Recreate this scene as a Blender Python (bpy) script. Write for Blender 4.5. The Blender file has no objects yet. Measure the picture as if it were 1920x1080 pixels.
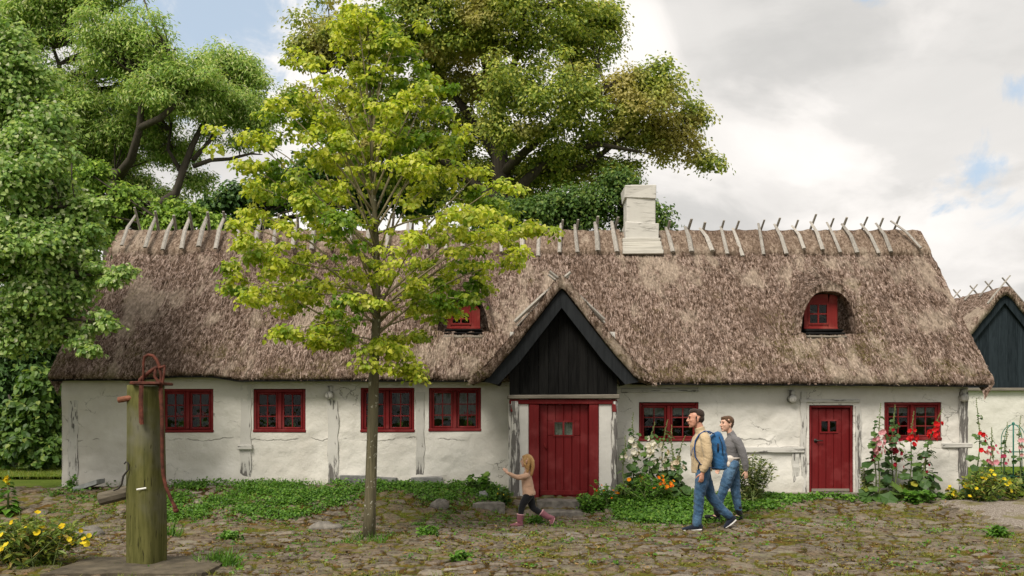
import bpy, math, random
import numpy as np
from mathutils import Vector, Matrix
R = math.radians
random.seed(7); rng = np.random.default_rng(7)
scene = bpy.context.scene
C = scene.collection

# ------------------------------------------------------------------ camera
F, ZC, HY = 1785.0, 1.75, 775.0          # focal length in photo pixels, eye height, horizon row
cd = bpy.data.cameras.new('camera'); cam = bpy.data.objects.new('camera', cd); C.objects.link(cam)
cam.location = (0, 0, ZC); cam.rotation_euler = (R(90), 0, 0)
cd.sensor_width = 36; cd.lens = 36*F/1920; cd.shift_y = (HY-540)/1920
cd.clip_start = 0.1; cd.clip_end = 2000
scene.camera = cam
def P(px, py, Y): return np.array([(px-960)*Y/F, Y, ZC+(HY-py)*Y/F])
def PX(px, Y): return (px-960)*Y/F
def PZ(py, Y): return ZC+(HY-py)*Y/F

# ------------------------------------------------------------------ node helper
class N:
    def __init__(s, tree): s.t = tree; s.n = tree.nodes; s.l = tree.links
    def new(s, typ, **kw):
        n = s.n.new(typ)
        for k, v in kw.items(): setattr(n, k, v)
        return n
    def link(s, a, b): s.l.new(a, b)
    def val(s, sock, v):
        if isinstance(v, bpy.types.NodeSocket): s.l.new(v, sock)
        else: sock.default_value = v
    def math(s, op, a, b=0.0, clamp=False):
        n = s.new('ShaderNodeMath', operation=op, use_clamp=clamp); s.val(n.inputs[0], a); s.val(n.inputs[1], b); return n.outputs[0]
    def vmath(s, op, a, b=(0, 0, 0)):
        n = s.new('ShaderNodeVectorMath', operation=op); s.val(n.inputs[0], a); s.val(n.inputs[1], b)
        return n.outputs['Value'] if op in ('DISTANCE', 'LENGTH', 'DOT_PRODUCT') else n.outputs[0]
    def noise(s, vec, scale, detail=4, rough=.55, dist=0.0, out='Fac'):
        n = s.new('ShaderNodeTexNoise'); s.val(n.inputs['Vector'], vec)
        n.inputs['Scale'].default_value = scale; n.inputs['Detail'].default_value = detail
        n.inputs['Roughness'].default_value = rough; n.inputs['Distortion'].default_value = dist
        return n.outputs[out]
    def voro(s, vec, scale, feature='F1', out='Distance', rnd=1.0):
        n = s.new('ShaderNodeTexVoronoi', feature=feature); s.val(n.inputs['Vector'], vec)
        n.inputs['Scale'].default_value = scale; n.inputs['Randomness'].default_value = rnd
        return n.outputs[out]
    def ramp(s, fac, stops, interp='LINEAR'):
        n = s.new('ShaderNodeValToRGB'); s.val(n.inputs[0], fac); cr = n.color_ramp; cr.interpolation = interp
        while len(cr.elements) > len(stops): cr.elements.remove(cr.elements[-1])
        while len(cr.elements) < len(stops): cr.elements.new(1)
        for e, (p, c) in zip(cr.elements, stops):
            e.position = p; e.color = (*c, 1) if not isinstance(c, (int, float)) else (c, c, c, 1)
        return n.outputs[0]
    def step(s, fac, a, b):
        n = s.new('ShaderNodeMapRange', interpolation_type='SMOOTHSTEP'); s.val(n.inputs[0], fac)
        n.inputs[1].default_value = a; n.inputs[2].default_value = b; return n.outputs[0]
    def mix(s, fac, a, b, mode='MIX'):
        n = s.new('ShaderNodeMix', data_type='RGBA', blend_type=mode); s.val(n.inputs[0], fac)
        for i, v in ((6, a), (7, b)):
            if isinstance(v, bpy.types.NodeSocket): s.l.new(v, n.inputs[i])
            else: n.inputs[i].default_value = (*v, 1)
        return n.outputs[2]
    def mapping(s, vec, scale=(1, 1, 1), rot=(0, 0, 0), loc=(0, 0, 0)):
        n = s.new('ShaderNodeMapping'); s.val(n.inputs[0], vec)
        n.inputs['Scale'].default_value = scale; n.inputs['Rotation'].default_value = rot; n.inputs['Location'].default_value = loc
        return n.outputs[0]
    def obj(s): return s.new('ShaderNodeTexCoord').outputs['Object']
    def attr(s, name): return s.new('ShaderNodeAttribute', attribute_name=name).outputs['Fac']

# ------------------------------------------------------------------ world: daylight sky with broken cloud
SUN_EL, SUN_DIR = 50, Vector((-.42, -.70, .97)).normalized()
sun_rot = math.atan2(SUN_DIR.x, SUN_DIR.y)
world = bpy.data.worlds.new("World"); scene.world = world; world.use_nodes = True
w = N(world.node_tree); w.n.clear()
sky = w.new('ShaderNodeTexSky', sky_type='NISHITA', sun_disc=False)
sky.sun_elevation = R(SUN_EL); sky.sun_rotation = sun_rot; sky.air_density = 1.0; sky.dust_density = 1.5
dirv = w.new('ShaderNodeTexCoord').outputs['Generated']
dn = w.vmath('NORMALIZE', dirv)
sep = w.new('ShaderNodeSeparateXYZ'); w.link(dn, sep.inputs[0])
hz = w.math('ADD', w.math('MAXIMUM', sep.outputs[2], 0.0), 0.32)
comb = w.new('ShaderNodeCombineXYZ'); w.link(w.math('DIVIDE', sep.outputs[0], hz), comb.inputs[0]); w.link(w.math('DIVIDE', sep.outputs[1], hz), comb.inputs[1])
plane = comb.outputs[0]
n1 = w.noise(plane, 2.1, 9, .56, .5)
n2 = w.noise(w.vmath('ADD', plane, (3.1, 1.7, .4)), 2.0, 8, .52, .6)
n3 = w.noise(dn, 11, 6, .6, .6)
def hole(px, py, r):
    d = Vector(((px-960)/F, 1, (HY-py)/F)).normalized()
    dist = w.vmath('DISTANCE', dn, tuple(d))
    dist = w.math('ADD', dist, w.math('MULTIPLY', w.math('SUBTRACT', n3, .5), r*2.6))
    return w.step(dist, r*1.1, r*.1)
holes = w.math('MAXIMUM', hole(400, 30, .17), w.math('MAXIMUM', hole(1850, 318, .065), w.math('MAXIMUM', hole(1905, 170, .035), hole(1640, -20, .03))))
cover = w.math('SUBTRACT', w.math('ADD', w.math('MULTIPLY', n1, .9), .22), w.math('MULTIPLY', holes, .60))
cover = w.step(cover, .10, .46)
shade = w.ramp(n2, [(.34, (4.2, 4.15, 4.02)), (.44, (4.7, 4.6, 4.45)), (.50, (6.3, 6.05, 5.8)), (.58, (7.3, 7.0, 6.7))])
shade = w.mix(w.step(n1, .38, .60), w.mix(.3, shade, (4.5, 4.4, 4.25)), w.mix(.4, shade, (7.3, 7.0, 6.7)))
skyc = w.mix(.70, sky.outputs[0], (4.3, 5.1, 5.9))
bg = w.new('ShaderNodeBackground'); w.link(w.mix(cover, skyc, shade), bg.inputs[0]); bg.inputs[1].default_value = 0.122
out = w.new('ShaderNodeOutputWorld'); w.link(bg.outputs[0], out.inputs[0])

# ------------------------------------------------------------------ sun: high, veiled by cloud
sl = bpy.data.lights.new('sun', 'SUN'); sl.energy = 3.5; sl.angle = R(22); sl.color = (1, .95, .86)
so = bpy.data.objects.new('sun', sl); C.objects.link(so); so.rotation_euler = SUN_DIR.to_track_quat('Z', 'Y').to_euler()
sl.color = (1, .93, .82); so.location = (-10, -10, 30)
scene.view_settings.view_transform = 'Standard'; scene.view_settings.look = 'None'
scene.view_settings.exposure = 0.28; scene.view_settings.gamma = 1.0
scene.render.engine = 'CYCLES'
scene.cycles.max_bounces = 6; scene.cycles.diffuse_bounces = 3; scene.cycles.transparent_max_bounces = 12
scene.cycles.caustics_reflective = False; scene.cycles.caustics_refractive = False

# ------------------------------------------------------------------ mesh helpers
def mesh_np(name, V, Fc, mat=None, smooth=False, attrs=None):
    """V (n,3); Fc (m,k) array or list of such arrays."""
    me = bpy.data.meshes.new(name)
    V = np.asarray(V, np.float32)
    Fs = Fc if isinstance(Fc, list) else [Fc]
    Fs = [np.asarray(f, np.int32) for f in Fs if len(f)]
    me.vertices.add(len(V)); me.vertices.foreach_set('co', V.ravel())
    loops = np.concatenate([f.ravel() for f in Fs]); sizes = np.concatenate([np.full(len(f), f.shape[1], np.int32) for f in Fs])
    me.loops.add(len(loops)); me.loops.foreach_set('vertex_index', loops)
    me.polygons.add(len(sizes)); me.polygons.foreach_set('loop_start', np.concatenate([[0], np.cumsum(sizes)[:-1]]).astype(np.int32))
    me.polygons.foreach_set('use_smooth', np.full(len(sizes), smooth))
    me.update(calc_edges=True); me.validate()
    for k, a in (attrs or {}).items():
        at = me.attributes.new(k, 'FLOAT', 'POINT'); at.data.foreach_set('value', np.asarray(a, np.float32))
    o = bpy.data.objects.new(name, me); C.objects.link(o)
    if mat is not None: me.materials.append(mat)
    return o

class MB:
    def __init__(s): s.V = []; s.F = []; s.n = 0; s.A = []
    def add(s, V, Fc, a=None):
        V = np.asarray(V, float).reshape(-1, 3)
        s.V.append(V); s.F += [tuple(int(i)+s.n for i in f) for f in Fc]; s.n += len(V)
        s.A.append(np.full(len(V), random.random() if a is None else a)); return s
    def box(s, x0, x1, y0, y1, z0, z1, a=None):
        V = [(x, y, z) for z in (z0, z1) for y in (y0, y1) for x in (x0, x1)]
        return s.add(V, [(0, 2, 3, 1), (4, 5, 7, 6), (0, 1, 5, 4), (2, 6, 7, 3), (0, 4, 6, 2), (1, 3, 7, 5)], a)
    def rbox(s, x0, x1, y0, y1, z0, z1, j=.004, a=None):
        """a slightly irregular, bevelled board"""
        b = min(.012, (x1-x0)*.25, (y1-y0)*.25, (z1-z0)*.25)
        xs, ys, zs = (x0, x1), (y0, y1), (z0, z1)
        V = []; ring = []
        c = Vector(((x0+x1)/2, (y0+y1)/2, (z0+z1)/2))
        import itertools
        idx = {}
        for ix, iy, iz in itertools.product((0, 1), repeat=3):
            jx, jy, jz = [random.uniform(-j, j) for _ in range(3)]
            for ax in range(3):
                p = [xs[ix]+jx, ys[iy]+jy, zs[iz]+jz]
                sg = [(1 if i == 0 else -1) for i in (ix, iy, iz)]
                for k in range(3):
                    if k != ax: p[k] += sg[k]*b
                idx[(ix, iy, iz, ax)] = len(V); V.append(p)
        Fc = []
        def q(keys, outward):
            f = [idx[k] for k in keys]
            p = [Vector(V[i]) for i in f]; n = (p[1]-p[0]).cross(p[2]-p[0])
            if n.dot(outward) < 0: f.reverse()
            Fc.append(tuple(f))
        for ax in range(3):
            o = [k for k in range(3) if k != ax]
            for sd in (0, 1):
                keys = []
                for u, v in ((0, 0), (1, 0), (1, 1), (0, 1)):
                    k = [0, 0, 0]; k[ax] = sd; k[o[0]] = u; k[o[1]] = v; keys.append((*k, ax))
                nv = Vector((0, 0, 0)); nv[ax] = 1 if sd else -1
                q(keys, nv)
        for ax in range(3):
            o = [k for k in range(3) if k != ax]
            for u in (0, 1):
                for v in (0, 1):
                    k0 = [0]*3; k1 = [0]*3; k0[o[0]] = k1[o[0]] = u; k0[o[1]] = k1[o[1]] = v; k1[ax] = 1
                    nv = Vector((0, 0, 0)); nv[o[0]] = 1 if u else -1; nv[o[1]] = 1 if v else -1
                    q([(*k0, o[0]), (*k1, o[0]), (*k1, o[1]), (*k0, o[1])], nv)
        for ix, iy, iz in itertools.product((0, 1), repeat=3):
            q([(ix, iy, iz, 0), (ix, iy, iz, 1), (ix, iy, iz, 2)], Vector((2*ix-1, 2*iy-1, 2*iz-1)))
        return s.add(V, Fc, a)
    def prism(s, poly, y0, y1, a=None):
        """poly: (x,z) outline extruded along Y"""
        n = len(poly); V = [(x, y0, z) for x, z in poly]+[(x, y1, z) for x, z in poly]
        ar = sum(poly[i][0]*poly[(i+1) % n][1]-poly[(i+1) % n][0]*poly[i][1] for i in range(n))
        f = [tuple(range(n)), tuple(range(2*n-1, n-1, -1))]+[((i+1) % n, i, n+i, n+(i+1) % n) for i in range(n)]
        if ar < 0: f = [t[::-1] for t in f]
        return s.add(V, f, a)
    def tube(s, pts, rad, seg=8, cap=True, a=None, side=None):
        pts = [np.asarray(p, float) for p in pts]; n = len(pts)
        if not hasattr(rad, '__len__'): rad = [rad]*n
        V = []; prev = None
        for i in range(n):
            t = pts[min(i+1, n-1)]-pts[max(i-1, 0)]; L = np.linalg.norm(t); t = t/(L if L > 1e-9 else 1)
            if side is not None: u = np.asarray(side, float)
            elif prev is None: u = np.cross(t, [0, 0, 1.]) if abs(t[2]) < .9 else np.cross(t, [1., 0, 0])
            else: u = prev-t*np.dot(prev, t)
            u = u-t*np.dot(u, t); u /= max(np.linalg.norm(u), 1e-9); prev = u; v = np.cross(t, u)
            r = rad[i]; ra, rb = (r, r) if not hasattr(r, '__len__') else r
            for k in range(seg):
                an = 2*math.pi*k/seg; V.append(pts[i]+u*ra*math.cos(an)+v*rb*math.sin(an))
        Fc = [(i*seg+k, i*seg+(k+1) % seg, (i+1)*seg+(k+1) % seg, (i+1)*seg+k) for i in range(n-1) for k in range(seg)]
        if cap: Fc += [tuple(range(seg))[::-1], tuple((n-1)*seg+k for k in range(seg))]
        return s.add(V, Fc, a)
    def ell(s, c, r, seg=12, rings=8, rot=None, a=None):
        V = []; 
        for i in range(rings+1):
            th = math.pi*i/rings
            for k in range(seg):
                ph = 2*math.pi*k/seg
                V.append((math.sin(th)*math.cos(ph)*r[0], math.sin(th)*math.sin(ph)*r[1], math.cos(th)*r[2]))
        V = np.array(V)
        if rot is not None: V = V @ np.array(Matrix.Rotation(rot[1], 3, rot[0])).T
        V = V+np.asarray(c, float)
        Fc = [(i*seg+k, (i+1)*seg+k, (i+1)*seg+(k+1) % seg, i*seg+(k+1) % seg) for i in range(rings) for k in range(seg)]
        return s.add(V, Fc, a)
    def build(s, name, mat=None, parent=None, smooth=False):
        me = bpy.data.meshes.new(name); V = np.concatenate(s.V)
        me.from_pydata(V.tolist(), [], s.F); me.update()
        at = me.attributes.new('rnd', 'FLOAT', 'POINT'); at.data.foreach_set('value', np.concatenate(s.A).astype(np.float32))
        if smooth: me.polygons.foreach_set('use_smooth', np.ones(len(me.polygons), bool))
        o = bpy.data.objects.new(name, me); C.objects.link(o)
        if mat is not None: me.materials.append(mat)
        if parent is not None: put(o, parent)
        return o

def put(o, p):
    """parent o under p keeping world coordinates (things are unrotated empties; parts sit at identity)"""
    o.parent = p
    if p.parent is None: o.matrix_parent_inverse = Matrix.Translation(-Vector(p.location))
    return o
def thing(name, loc, label, cat, group=None):
    o = bpy.data.objects.new(name, None); C.objects.link(o); o.location = [float(v) for v in loc]; o.empty_display_size = .2
    o['label'] = label; o['category'] = cat
    if group: o['group'] = group
    return o
def tag(o, loc, label=None, cat=None, group=None, kind=None):
    """give a top-level mesh its own origin and properties"""
    if loc is not None:
        L = Vector([float(v) for v in loc]); o.data.transform(Matrix.Translation(-L)); o.location = L
    if label: o['label'] = label
    if cat: o['category'] = cat
    if group: o['group'] = group
    if kind: o['kind'] = kind
    return o

def rot_frames(n, normals=None, spin=None, tilt=None):
    """random orthonormal frames (n,3,3) whose z axis follows normals"""
    z = normals if normals is not None else rng.normal(size=(n, 3))
    z = z/np.linalg.norm(z, axis=1, keepdims=True)
    a = rng.normal(size=(n, 3)) if spin is None else spin
    x = a-z*np.sum(a*z, axis=1, keepdims=True); x /= np.maximum(np.linalg.norm(x, axis=1, keepdims=True), 1e-6)
    y = np.cross(z, x)
    return np.stack([x, y, z], axis=2)
def scatter(name, T, TF, pos, fr, size, mat, rnd=None, extra=None):
    """copies of template T (k,3), faces TF (list of equal-length index tuples) into one mesh"""
    n = len(pos); T = np.asarray(T, float); k = len(T)
    sz = np.asarray(size); sz = sz[:, None, None] if sz.ndim == 1 else sz
    V = np.einsum('nij,kj->nki', fr, T)*sz+pos[:, None, :]
    Fs = []
    for ln in sorted({len(f) for f in TF}):
        f = np.array([g for g in TF if len(g) == ln]); Fs.append((f[None]+(np.arange(n)*k)[:, None, None]).reshape(-1, ln))
    rnd = rng.random(n) if rnd is None else rnd
    return mesh_np(name, V.reshape(-1, 3), Fs, mat, attrs={'rnd': np.repeat(rnd, k)})
LEAF = np.array([(0, 0, 0), (.5, .34, .10), (1, 0, -.12), (.5, -.34, .10)])           # folded pointed leaf, base at 0
LEAF_F = [(0, 2, 1), (0, 3, 2)]
HEART = np.array([(0, 0, 0), (-.08, .28, .05), (.28, .46, .06), (.72, .30, -.02), (1.0, 0, -.22), (.72, -.30, -.02), (.28, -.46, .06), (-.08, -.28, .05), (.4, 0, -.05)])
HEART_F = [(0, 8, 2, 1), (8, 4, 3, 2), (0, 7, 6, 8), (8, 6, 5, 4)]
NARROW = np.array([(0, 0, 0), (.45, .17, .03), (1, 0, -.15), (.45, -.17, .03)])

def lattice(seed): return np.random.default_rng(seed).random((64, 64))
_L = [lattice(i) for i in range(8)]
def vnoise(x, y, k=0):
    """value noise in 0..1"""
    L = _L[k % 8]; xi = np.floor(x).astype(int); yi = np.floor(y).astype(int); fx = x-xi; fy = y-yi
    fx = fx*fx*(3-2*fx); fy = fy*fy*(3-2*fy)
    g = lambda a, b: L[a % 64, b % 64]
    return (g(xi, yi)*(1-fx)+g(xi+1, yi)*fx)*(1-fy)+(g(xi, yi+1)*(1-fx)+g(xi+1, yi+1)*fx)*fy
def fbm(x, y, k=0, o=4):
    s = 0; a = .5; t = 0
    for i in range(o): s = s+a*vnoise(x*2**i+i*7.3, y*2**i+i*3.1, k+i); t += a; a *= .5
    return s/t
def sstep(x, a, b):
    t = np.clip((x-a)/(b-a), 0, 1); return t*t*(3-2*t)
def smax(a, b, k):
    h = np.clip(.5+.5*(a-b)/k, 0, 1); return b*(1-h)+a*h+k*h*(1-h)

# ------------------------------------------------------------------ materials
def newmat(name):
    m = bpy.data.materials.new(name); m.use_nodes = True; t = N(m.node_tree); b = t.n['Principled BSDF']
    return m, t, b
def bump(t, b, h, strength=.4, dist=.02):
    n = t.new('ShaderNodeBump'); n.inputs['Strength'].default_value = strength; n.inputs['Distance'].default_value = dist
    t.val(n.inputs['Height'], h); t.link(n.outputs[0], b.inputs['Normal'])
def simple(name, col, rough=.7, var=.25, scale=6, metal=0, bmp=0, stretch=(1, 1, 1), attr=False, spec=.3):
    m, t, b = newmat(name); v = t.mapping(t.obj(), stretch)
    n = t.noise(v, scale, 5, .6)
    lo = tuple(c*(1-var) for c in col); hi = tuple(min(1, c*(1+var)) for c in col)
    c = t.ramp(n, [(.3, lo), (.7, hi)])
    if attr: c = t.mix(.5, c, t.ramp(t.attr('rnd'), [(0, tuple(c*.65 for c in col)), (1, tuple(min(1, c*1.4) for c in col))]))
    t.link(c, b.inputs['Base Color']); b.inputs['Roughness'].default_value = rough; b.inputs['Metallic'].default_value = metal
    b.inputs['Specular IOR Level'].default_value = spec
    if bmp: bump(t, b, t.noise(v, scale*4, 5, .65), bmp, .01)
    return m
def leafmat(name, stops, trans=.4, rough=.5, spec=.35, patch=None):
    """leaf colours chosen per leaf by the rnd attribute, with light passing through"""
    m, t, b = newmat(name)
    c = t.ramp(t.attr('rnd'), stops)
    if patch:                                      # whole clumps of another tint (flowering, older leaves)
        c = t.mix(t.step(t.noise(t.obj(), patch[1], 3, .6), patch[2], patch[3]), c, patch[0])
    t.link(c, b.inputs['Base Color']); b.inputs['Roughness'].default_value = rough; b.inputs['Specular IOR Level'].default_value = spec
    tr = t.new('ShaderNodeBsdfTranslucent'); t.link(t.mix(1, c, (1.0, 1.05, .55), 'MULTIPLY'), tr.inputs[0])
    mx = t.new('ShaderNodeMixShader'); mx.inputs[0].default_value = trans
    t.link(b.outputs[0], mx.inputs[1]); t.link(tr.outputs[0], mx.inputs[2]); t.link(mx.outputs[0], t.n['Material Output'].inputs[0])
    return m

def mat_plaster():
    m, t, b = newmat('whitewashed_plaster'); v = t.obj()
    big = t.noise(v, .9, 5, .6); mid = t.noise(v, 4, 6, .62)
    c = t.ramp(big, [(.3, (.50, .475, .43)), (.55, (.62, .60, .555)), (.75, (.68, .662, .622))])
    c = t.mix(t.math('MULTIPLY', t.step(mid, .56, .75), .35), c, (.52, .50, .46))
    sp = t.new('ShaderNodeSeparateXYZ'); t.link(v, sp.inputs[0])
    # thin wandering cracks, only in patches
    wv = t.vmath('ADD', t.mapping(v, (1, .3, 1.6)), t.vmath('SCALE', t.noise(v, 3.2, 4, .6, out='Color')))
    wv.node.inputs[1].links[0].from_node.inputs['Scale'].default_value = .55
    crack = t.step(t.voro(wv, 1.55, 'DISTANCE_TO_EDGE'), .014, .003)
    crack = t.math('MULTIPLY', crack, t.step(t.noise(v, 1.35, 3, .5), .53, .66))
    # the sill-height seam where the rail lies under the lime
    seam = t.step(t.math('ABSOLUTE', t.math('SUBTRACT', t.math('ADD', sp.outputs[2], t.math('MULTIPLY', t.noise(v, 1.8, 4, .6), .30)), 1.43)), .016, .002)
    seam = t.math('MULTIPLY', seam, t.step(t.noise(v, 2.1, 3, .6), .47, .60)); crack = t.math('MAXIMUM', crack, seam)
    c = t.mix(t.math('MULTIPLY', crack, .72), c, (.13, .122, .105))
    # flaked chips showing the grey clay
    chip = t.math('MULTIPLY', t.step(t.noise(t.mapping(v, (1, 1, 2.2)), 7, 6, .7), .685, .72), t.step(t.noise(v, .8, 2, .5), .50, .62))
    c = t.mix(chip, c, (.16, .15, .13))
    # splash dirt near the ground (streaky, uneven)
    low = t.math('MULTIPLY', t.step(t.math('ADD', sp.outputs[2], t.math('MULTIPLY', mid, .45)), .95, .48), .55)
    c = t.mix(low, c, (.43, .40, .34))
    t.link(c, b.inputs['Base Color']); b.inputs['Roughness'].default_value = .9; b.inputs['Specular IOR Level'].default_value = .15
    h = t.math('ADD', t.math('MULTIPLY', t.noise(v, 3, 5, .55), 1.0), t.math('MULTIPLY', t.noise(v, 22, 5, .6), .07))
    h = t.math('SUBTRACT', h, t.math('ADD', t.math('MULTIPLY', crack, .12), t.math('MULTIPLY', chip, .12)))
    bump(t, b, h, .55, .07)
    return m
def mat_peel(name, white=(.56, .545, .51), wood=(.13, .122, .115), lo=.52, hi=.58, low=None, ax=2):
    m, t, b = newmat(name); v = t.obj()
    s1, s2 = ((7, 7, .9), (30, 30, 1.5)) if ax == 2 else ((.9, 7, 7), (1.5, 30, 30))
    g = t.noise(t.mapping(v, s1), 3.2, 6, .66, .4); gr = t.noise(t.mapping(v, s2), 3, 4, .6)
    sp = t.new('ShaderNodeSeparateXYZ'); t.link(v, sp.inputs[0])
    zoff = t.math('MULTIPLY', t.step(sp.outputs[2], 1.05, .45), low) if low else 0.0
    mask = t.step(t.math('ADD', t.math('MULTIPLY', g, .75), t.math('ADD', t.math('MULTIPLY', t.noise(v, 2.6, 4), .25), zoff)), lo, hi)
    wd = t.mix(gr, tuple(c*.45 for c in wood), tuple(c*1.6 for c in wood))
    c = t.mix(mask, t.mix(t.noise(v, 5, 4), white, tuple(x*.82 for x in white)), wd)
    t.link(c, b.inputs['Base Color']); b.inputs['Roughness'].default_value = .85; b.inputs['Specular IOR Level'].default_value = .15
    bump(t, b, t.math('SUBTRACT', t.math('MULTIPLY', gr, .4), mask), .5, .012)
    return m
def mat_wood(name, a, bcol, axis=2, rough=.75, scale=3.0, bmp=.5, extra=None, spec=.3, split=0):
    m, t, b = newmat(name); v = t.obj(); st = [9, 9, 9]; st[axis] = .8
    g = t.noise(t.mapping(v, tuple(st)), scale, 6, .65, .5); l = t.noise(v, 1.7, 4, .6)
    c = t.mix(t.step(g, .3, .7), a, bcol)
    c = t.mix(t.math('MULTIPLY', t.step(l, .4, .7), .5), c, tuple((x+y)*.36 for x, y in zip(a, bcol)))
    c = t.mix(.35, c, t.ramp(t.attr('rnd'), [(0, tuple(x*.8 for x in a)), (1, tuple(min(1, x*1.1) for x in bcol))]))
    if extra: c = t.mix(t.step(t.noise(v, extra[1], 4, .6), extra[2], extra[3]), c, extra[0])
    if split:
        sp_ = t.step(t.noise(t.mapping(v, tuple(x*1.6 for x in st)), scale*1.6, 3, .5), .66, .70); c = t.mix(t.math('MULTIPLY', sp_, split), c, (.010, .009, .006)); g = t.math('SUBTRACT', g, sp_)
    t.link(c, b.inputs['Base Color']); b.inputs['Roughness'].default_value = rough; b.inputs['Specular IOR Level'].default_value = spec
    bump(t, b, g, bmp, .008)
    return m
def mat_thatch(name='thatch', strand=False, ridge=False):
    m, t, b = newmat(name); v = t.obj()
    # reeds: short flecks that run down the slope
    f1 = t.noise(t.mapping(v, (1.5, .62, .62), (0, R(6), 0)), 15, 6, .72, .7)
    f2 = t.noise(t.mapping(v, (1, 1, 1)), 42, 3, .6)
    f = t.math('ADD', t.math('MULTIPLY', t.math('SUBTRACT', t.math('ADD', t.math('MULTIPLY', f1, .75), t.math('MULTIPLY', f2, .25)), .5), 1.25), .495)
    if strand: f = t.math('ADD', t.math('MULTIPLY', f, .74), t.math('ADD', t.math('MULTIPLY', t.attr('rnd'), .22), .02))
    if ridge: st = [(.30, (.055, .040, .028)), (.43, (.15, .105, .075)), (.53, (.26, .192, .145)), (.66, (.43, .34, .27))]
    else: st = [(.31, (.014, .009, .005)), (.42, (.068, .043, .029)), (.50, (.185, .127, .096)), (.58, (.36, .27, .225)), (.69, (.56, .45, .39))]
    c = t.ramp(f, st)
    big = t.math('ADD', t.math('MULTIPLY', t.noise(t.mapping(v, (1, .7, .7)), .75, 5, .62), .6), t.math('MULTIPLY', t.noise(t.mapping(v, (1, .35, .35)), 3.4, 4, .6), .4))
    c = t.mix(t.math('MULTIPLY', t.step(big, .51, .60), .75), c, t.mix(f, (.18, .13, .09), (.62, .52, .42)))   # bleached patches
    c = t.mix(t.math('MULTIPLY', t.step(big, .49, .37), .62), c, t.mix(f, (.012, .008, .005), (.20, .13, .095)))  # old dark patches
    if not ridge:
        sp = t.new('ShaderNodeSeparateXYZ'); t.link(v, sp.inputs[0])
        mo = t.math('ADD', t.noise(v, 1.4, 5, .68), t.math('MULTIPLY', t.step(sp.outputs[2], 3.9, 2.4), .10))
        mo = t.math('ADD', mo, t.math('MULTIPLY', t.attr('moss'), .35))
        mm = t.math('MULTIPLY', t.step(mo, .57, .74), t.step(t.noise(v, 24, 3, .6), .40, .60))
        c = t.mix(t.math('MULTIPLY', mm, .72), c, t.mix(f2, (.030, .028, .006), (.17, .145, .035)))
    t.link(c, b.inputs['Base Color']); b.inputs['Roughness'].default_value = .95; b.inputs['Specular IOR Level'].default_value = .08
    if not strand: bump(t, b, t.math('ADD', f, t.math('MULTIPLY', t.noise(v, 6, 3), .6)), 1.0, .06)
    return m
def mat_glass():
    m, t, b = newmat('window_glass')
    t.n.remove(b); fr = t.new('ShaderNodeFresnel'); fr.inputs[0].default_value = 1.55
    nb = t.new('ShaderNodeBump'); nb.inputs['Strength'].default_value = .25; nb.inputs['Distance'].default_value = .02
    t.link(t.noise(t.obj(), 3.5, 2, .5), nb.inputs['Height']); 
    tr = t.new('ShaderNodeBsdfTransparent'); tr.inputs[0].default_value = (.80, .84, .82, 1)
    gl = t.new('ShaderNodeBsdfGlossy'); gl.inputs['Roughness'].default_value = .03; t.link(nb.outputs[0], gl.inputs['Normal'])
    mx = t.new('ShaderNodeMixShader'); t.link(t.math('MULTIPLY', fr.outputs[0], .32, True), mx.inputs[0]); t.link(tr.outputs[0], mx.inputs[1]); t.link(gl.outputs[0], mx.inputs[2])
    t.link(mx.outputs[0], t.n['Material Output'].inputs[0]); return m
def mat_red(name='red_paint', col=(.135, .008, .009), ax=2, wear=.5):
    m, t, b = newmat(name); v = t.obj(); st = [14, 14, 14]; st[ax] = .7
    g = t.noise(t.mapping(v, tuple(st)), 2.5, 5, .65); l = t.noise(v, 2.2, 5, .6)
    c = t.mix(g, tuple(x*.6 for x in col), tuple(x*1.45 for x in col))
    c = t.mix(t.math('MULTIPLY', t.step(l, .46, .66), .75), c, (col[0]*1.6, col[1]*4.5, col[2]*4.0))
    c = t.mix(t.math('MULTIPLY', t.step(t.noise(t.mapping(v, (5, 5, 3)), 9, 4, .7), .70, .76), wear), c, (.26, .12, .08))
    t.link(c, b.inputs['Base Color']); b.inputs['Roughness'].default_value = .6; b.inputs['Specular IOR Level'].default_value = .2
    bump(t, b, g, .3, .005); return m
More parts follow.
